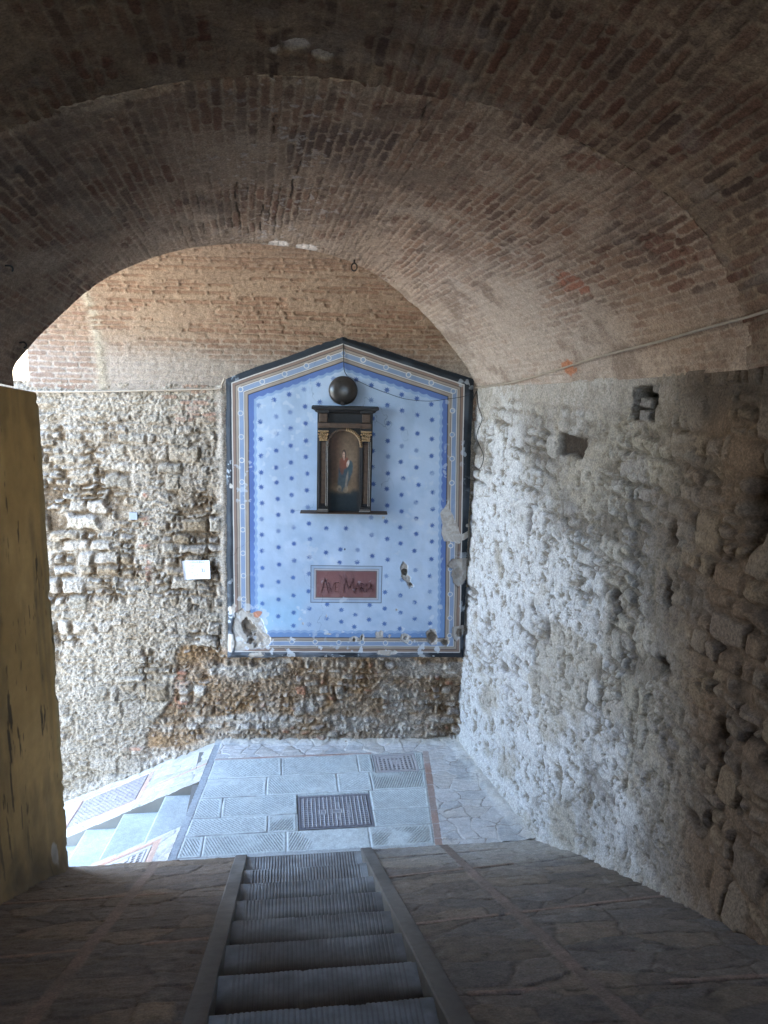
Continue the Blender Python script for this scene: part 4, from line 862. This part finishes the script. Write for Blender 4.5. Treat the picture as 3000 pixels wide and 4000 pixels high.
blob(.0, .71, .20, .19, (.20, .13, .075), .5); blob(-.01, .70, .145, .165, (.035, .022, .018)); blob(-.03, .695, .085, .115, (.46, .29, .20), 1, .3); blob(-.005, .652, .06, .06, (.40, .24, .17), .9, .3)
for cu_, cv_ in ((-.065, .702), (.0, .702)): blob(cu_, cv_, .022, .014, (.10, .05, .04), .8, .1)
blob(-.03, .675, .03, .010, (.30, .10, .08), .8, .1)
blob(.24, .592, .075, .13, (.55, .46, .38), 1, .3, -.6); blob(.20, .57, .06, .07, (.42, .27, .19), .9, .3)
blob(-.30, .285, .16, .10, (.26, .19, .12), .8); blob(-.28, .268, .09, .06, (.07, .06, .05), .7); blob(.12, .265, .18, .10, (.25, .18, .11), .6)
pc = pc*(1+.25*n2_)[..., None]
inside = (PB < yS) | (np.hypot(PA-cxa, PB-yS) < rA+.012)
sheet('painting', wall(PA, PB, np.full_like(PA, D0+.045)), M_PAINT, S, pc, keep=inside)

# dark domed disc on top of the cornice, leaning against the wall
cd = (1.146, 3.772); rd = .140; n_ = 48; prf = [(0, .060), (.3, .058), (.55, .052), (.75, .042), (.9, .026), (.97, .012), (1.0, 0), (.99, -.010), (.9, -.016), (0, -.016)]
V_ = []; F_ = []
for (r_, c_) in prf:
    for k in range(n_):
        t_ = 2*math.pi*k/n_; V_.append((cd[0]+rd*r_*math.cos(t_)*1.01, cd[1]+rd*r_*math.sin(t_), .085+c_-.10*rd*r_*math.sin(t_)))
for i in range(len(prf)-1):
    for k in range(n_): F_.append((i*n_+k, i*n_+(k+1) % n_, (i+1)*n_+(k+1) % n_, (i+1)*n_+k))
o = poly('lamp_disc', wb(np.array(V_)), F_, M_DISC, None, 0, True); put(o, 'dark round domed disc propped above the cornice of the wooden shrine', 'disc')
bm = boxes('mount', [((cd[0]-.018, 3.632, .10), (cd[0]+.018, 3.66, .135))], M_IRON, o, .004, wb)

# wires, nail, hooks, cables
w1 = spline([tuple(wall(*p)) for p in ((1.140, 4.215, .05), (1.146, 4.10, .058), (1.150, 4.0, .062), (1.157, 3.955, .065), (1.18, 3.915, .07))], 6)
put(tube('wire', w1, .0042, M_WIRE), 'short dark wire hanging from the peak of the blue panel to the disc', 'wire')
w2 = spline([tuple(wall(*p)) for p in ((1.18, 3.915, .066), (1.30, 3.86, .060), (1.421, 3.808, .057), (1.582, 3.753, .057), (1.734, 3.707, .057), (1.886, 3.689, .057), (2.022, 3.688, .057), (2.156, 3.708, .057), (2.324, 3.737, .057), (2.43, 3.78, .057))], 6)
put(tube('wire', w2, .0024, M_WIRE), 'thin sagging wire running from the disc across the stars to the right border', 'wire')
put(tube('nail', [tuple(wall(1.185, 2.174, .03)), tuple(wall(1.186, 2.173, .09)), tuple(wall(1.184, 2.180, .115))], .0045, M_IRON), 'bent iron nail sticking out of the blue field below the shelf', 'nail')
cl = spline([tuple(wall(*p)) for p in ((-2.2, 3.70, .05), (-1.76, 3.694, .05), (-1.3, 3.705, .045), (-.9, 3.722, .045), (-.4, 3.745, .045), (-.06, 3.762, .045), (-.03, 3.80, .05), (.0, 3.86, .06))], 8)
put(tube('cable', cl, .010, M_CABLE), 'beige cable clipped level along the rubble wall to the left of the blue panel', 'cable')
cr = spline([(1.868, 7.515, 3.823), (1.93, 7.1, 3.868), (2.00, 6.62, 3.922), (2.10, 5.95, 4.035), (2.20, 5.30, 4.155), (2.245, 4.60, 4.245), (2.262, 4.05, 4.318), (2.262, 3.60, 4.372), (2.262, 3.0, 4.46), (2.26, 2.2, 4.60)], 10)
ca = put(tube('cable', cr, .0075, M_CABLE), 'beige cable sloping up along the top of the limewashed side wall', 'cable')
put(tubes('wire', [(spline([(1.855, 7.40, 3.80), (1.845, 7.50, 3.70), (1.845, 7.50, 3.57), (1.85, 7.47, 3.50)], 6), .0038), (spline([(1.855, 7.40, 3.80), (1.855, 7.30, 3.66), (1.865, 7.18, 3.55), (1.86, 7.30, 3.42), (1.86, 7.33, 3.34), (1.875, 7.10, 3.21), (1.875, 7.16, 3.09), (1.865, 7.25, 3.05)], 6), .0038)], M_WIRE), 'loose loops of thin black wire hanging on the side wall beside the panel', 'wire')
R_ = empty('hanging_ring', 'small black iron eye hanging from the vault above the peak of the panel', 'ring', (.577, 6.70, 4.86))
tube('shank', [(.577, 6.70, 4.93), (.577, 6.70, 4.865)], .009, M_IRON, R_)
tr = np.linspace(0, 2*math.pi, 20); tube('eye', [(.577+.026*math.sin(q_)*.9, 6.70, 4.838-.03*math.cos(q_)*-1) for q_ in tr], .006, M_IRON, R_)
hk = spline([(-1.725, 5.42, 4.15), (-1.70, 5.42, 4.155), (-1.685, 5.42, 4.145), (-1.683, 5.42, 4.128), (-1.70, 5.42, 4.118)], 5)
put(tube('hook', hk, .006, M_IRON), 'curved black iron hook in the dark vault just above the yellow pier', 'hook')
hk = spline([(-1.53, 4.66, 4.565), (-1.50, 4.66, 4.565), (-1.49, 4.66, 4.55), (-1.495, 4.66, 4.535)], 5)
put(tube('hook', hk, .005, M_IRON), 'small iron hook higher up on the left side of the vault', 'hook')
bx_ = boxes('junction_plate', [((-.965, 2.447, .03), (-.885, 2.520, .055))], M_GREY, None, .004, wb); put(bx_, 'small grey rectangular plate fixed on the rubble wall above a red brick chip', 'plate')

# paper sign
pw = np.linspace(0, 1, 40); PU, PV = np.meshgrid(pw, np.linspace(0, 1, 30), indexing='ij')
a0, a1, b0, b1 = -.458, -.184, 1.830, 2.030
cur = .05+.006*fbm(PU*3, PV*3, 961)+.012*(np.maximum(0, .12-PU)/.12)**2+.010*(np.maximum(0, PU-.9)/.1)**2*PV
Pp_ = wall(a0+(a1-a0)*PU+.012*(1-PV)*(1-PU)+.006*(1-PV), b0+(b1-b0)*PV+.008*PU*(1-PV)+.006*PU, cur)
sg = empty('paper_sign', 'crumpled white paper notice with a left-pointing arrow on the rubble wall', 'sign', tuple(wall(-.32, 1.83, .05)))
sheet('sheet', Pp_, M_PAPER, sg)
def on_sheet(a, b, c): 
    PUx = np.clip((a-a0)/(a1-a0), 0, 1); PVx = np.clip((b-b0)/(b1-b0), 0, 1)
    cc = .05+.006*fbm(PUx*3, PVx*3, 961)+.012*(np.maximum(0, .12-PUx)/.12)**2+.010*(np.maximum(0, PUx-.9)/.1)**2*PVx
    return wall(a+.006, b+.004, cc+c)
GL.update({'L': [(.1, 1, .1, 0), (.1, 0, .8, 0)], 'D': [(.1, 0, .1, 1), (.1, 1, .8, .75), (.8, .75, .8, .25), (.8, .25, .1, 0)], 'U': [(.1, 1, .1, 0), (.1, 0, .8, 0), (.8, 0, .8, 1)], 'S': [(.85, 1, .1, .9), (.1, .9, .1, .55), (.1, .55, .85, .45), (.85, .45, .85, .1), (.85, .1, .1, 0)],
           'B': [(.1, 0, .1, 1), (.1, 1, .8, .85), (.8, .85, .1, .5), (.1, .5, .85, .25), (.85, .25, .1, 0)], 'N': [(.1, 0, .1, 1), (.1, 1, .85, 0), (.85, 0, .85, 1)], '5': [(.9, 1, .1, 1), (.1, 1, .1, .55), (.1, .55, .85, .5), (.85, .5, .85, .08), (.85, .08, .05, 0)], 'o': [(.2, .6, .8, .6), (.8, .6, .8, 1), (.8, 1, .2, 1), (.2, 1, .2, .6)], '-': [(0, .5, 1, .5)], 'T': [(.5, 0, .5, 1), (.05, 1, .95, 1)], 'O': [(.1, .1, .1, .9), (.1, .9, .85, .9), (.85, .9, .85, .1), (.85, .1, .1, .1)]})
words = []
W_, H_ = a1-a0, b1-b0
def line(txt, x, y, cw_, ht, th, gap=1.25):
    words.append([])
    for ch in txt:
        if ch != ' ': words[-1].append((ch, a0+x*W_, b0+y*H_, cw_*W_, ht*H_, th))
        x += cw_*gap
line('LADUS', .24, .90, .055, .05, .0010); line('BUS', .60, .90, .055, .05, .0010)
line('RIVER', .22, .68, .028, .05, .0012, 1.45); line('BUS', .58, .69, .028, .05, .0012, 1.45)
line('N', .40, .14, .035, .07, .0013); line('o', .44, .16, .02, .06, .0013); line('5', .50, .20, .055, .13, .0018)
line('-', .19, .115, .16, .01, .003)
for g in words:
    V_, F_ = stroke_boxes(g, .002, .0012, .0026, on_sheet); poly('lettering', V_, F_, M_INK, sg)
arr = [(.215, .45), (.34, .60), (.345, .545), (.79, .575), (.79, .40), (.345, .37), (.34, .30), (.215, .45)]
V_ = []; F_ = []
L = []
for (x0, y0), (x1, y1) in list(zip(arr, arr[1:]))+[((.70, .57), (.70, .405)), ((.715, .57), (.715, .405)), ((.24, .88), (.92, .89))]:
    p = np.array([a0+x0*W_, b0+y0*H_]); q = np.array([a0+x1*W_, b0+y1*H_]); t_ = (q-p)/np.linalg.norm(q-p); nr = np.array([-t_[1], t_[0]])*.0008; k = len(V_)
    for c_ in (.0012, .0026):
        for s in (p-nr, q-nr, q+nr, p+nr): V_.append((s[0], s[1], c_))
    F_ += [tuple(k+i for i in f) for f in ((0, 3, 2, 1), (4, 5, 6, 7), (0, 1, 5, 4), (1, 2, 6, 5), (2, 3, 7, 6), (3, 0, 4, 7))]
V_ = np.array(V_); poly('arrow', on_sheet(V_[:, 0], V_[:, 1], V_[:, 2]), F_, M_INK, sg)

# ---------------------------------------------------------- light and view
w = bpy.data.worlds.new('World'); scene.world = w; w.use_nodes = True
N = w.node_tree.nodes; bg = N['Background']
sky = N.new('ShaderNodeTexSky'); sky.sky_type = 'NISHITA'; sky.sun_disc = False
EL, AZ = 52., 20.          # the sun stands behind the back wall
sky.sun_elevation = rad(EL); sky.sun_rotation = rad(AZ); sky.air_density = 1.0; sky.dust_density = 1.5; sky.ozone_density = 1.0
hs = N.new('ShaderNodeHueSaturation'); hs.inputs['Saturation'].default_value = .98
w.node_tree.links.new(sky.outputs[0], hs.inputs['Color']); w.node_tree.links.new(hs.outputs[0], bg.inputs[0]); bg.inputs[1].default_value = .15
sd = bpy.data.lights.new('sun', 'SUN'); sd.energy = SUN; sd.angle = rad(.5); sd.color = (1, .95, .87)
so = bpy.data.objects.new('sun', sd); COL.objects.link(so); so.location = (0, 0, 20)
dirv = Vector((math.sin(rad(AZ))*math.cos(rad(EL)), math.cos(rad(AZ))*math.cos(rad(EL)), math.sin(rad(EL))))
so.rotation_euler = dirv.to_track_quat('Z', 'Y').to_euler()

cd_ = bpy.data.cameras.new('camera'); cam = bpy.data.objects.new('camera', cd_); COL.objects.link(cam)
yaw, pit, rol = rad(7.5), rad(11.8), rad(1.46)
fw = Vector((math.sin(yaw)*math.cos(pit), math.cos(yaw)*math.cos(pit), -math.sin(pit)))
r0_ = Vector((math.cos(yaw), -math.sin(yaw), 0)); u0_ = r0_.cross(fw)
rt = r0_*math.cos(rol)+u0_*math.sin(rol); up = -r0_*math.sin(rol)+u0_*math.cos(rol)
m = Matrix(((rt.x, up.x, -fw.x, 0), (rt.y, up.y, -fw.y, 0), (rt.z, up.z, -fw.z, EYE), (0, 0, 0, 1)))
cam.matrix_world = m
cd_.sensor_fit = 'VERTICAL'; cd_.sensor_height = 36; cd_.lens = 36*1661/2212.; cd_.clip_start = .05; cd_.clip_end = 500
scene.camera = cam
scene.view_settings.view_transform = 'Standard'; scene.view_settings.look = 'None'; scene.view_settings.gamma = 1
scene.view_settings.exposure = EXPO
cy = scene.cycles; cy.max_bounces = 10; cy.diffuse_bounces = 8; cy.glossy_bounces = 3; cy.use_denoising = True; cy.sample_clamp_indirect = 6; cy.caustics_reflective = False; cy.caustics_refractive = False
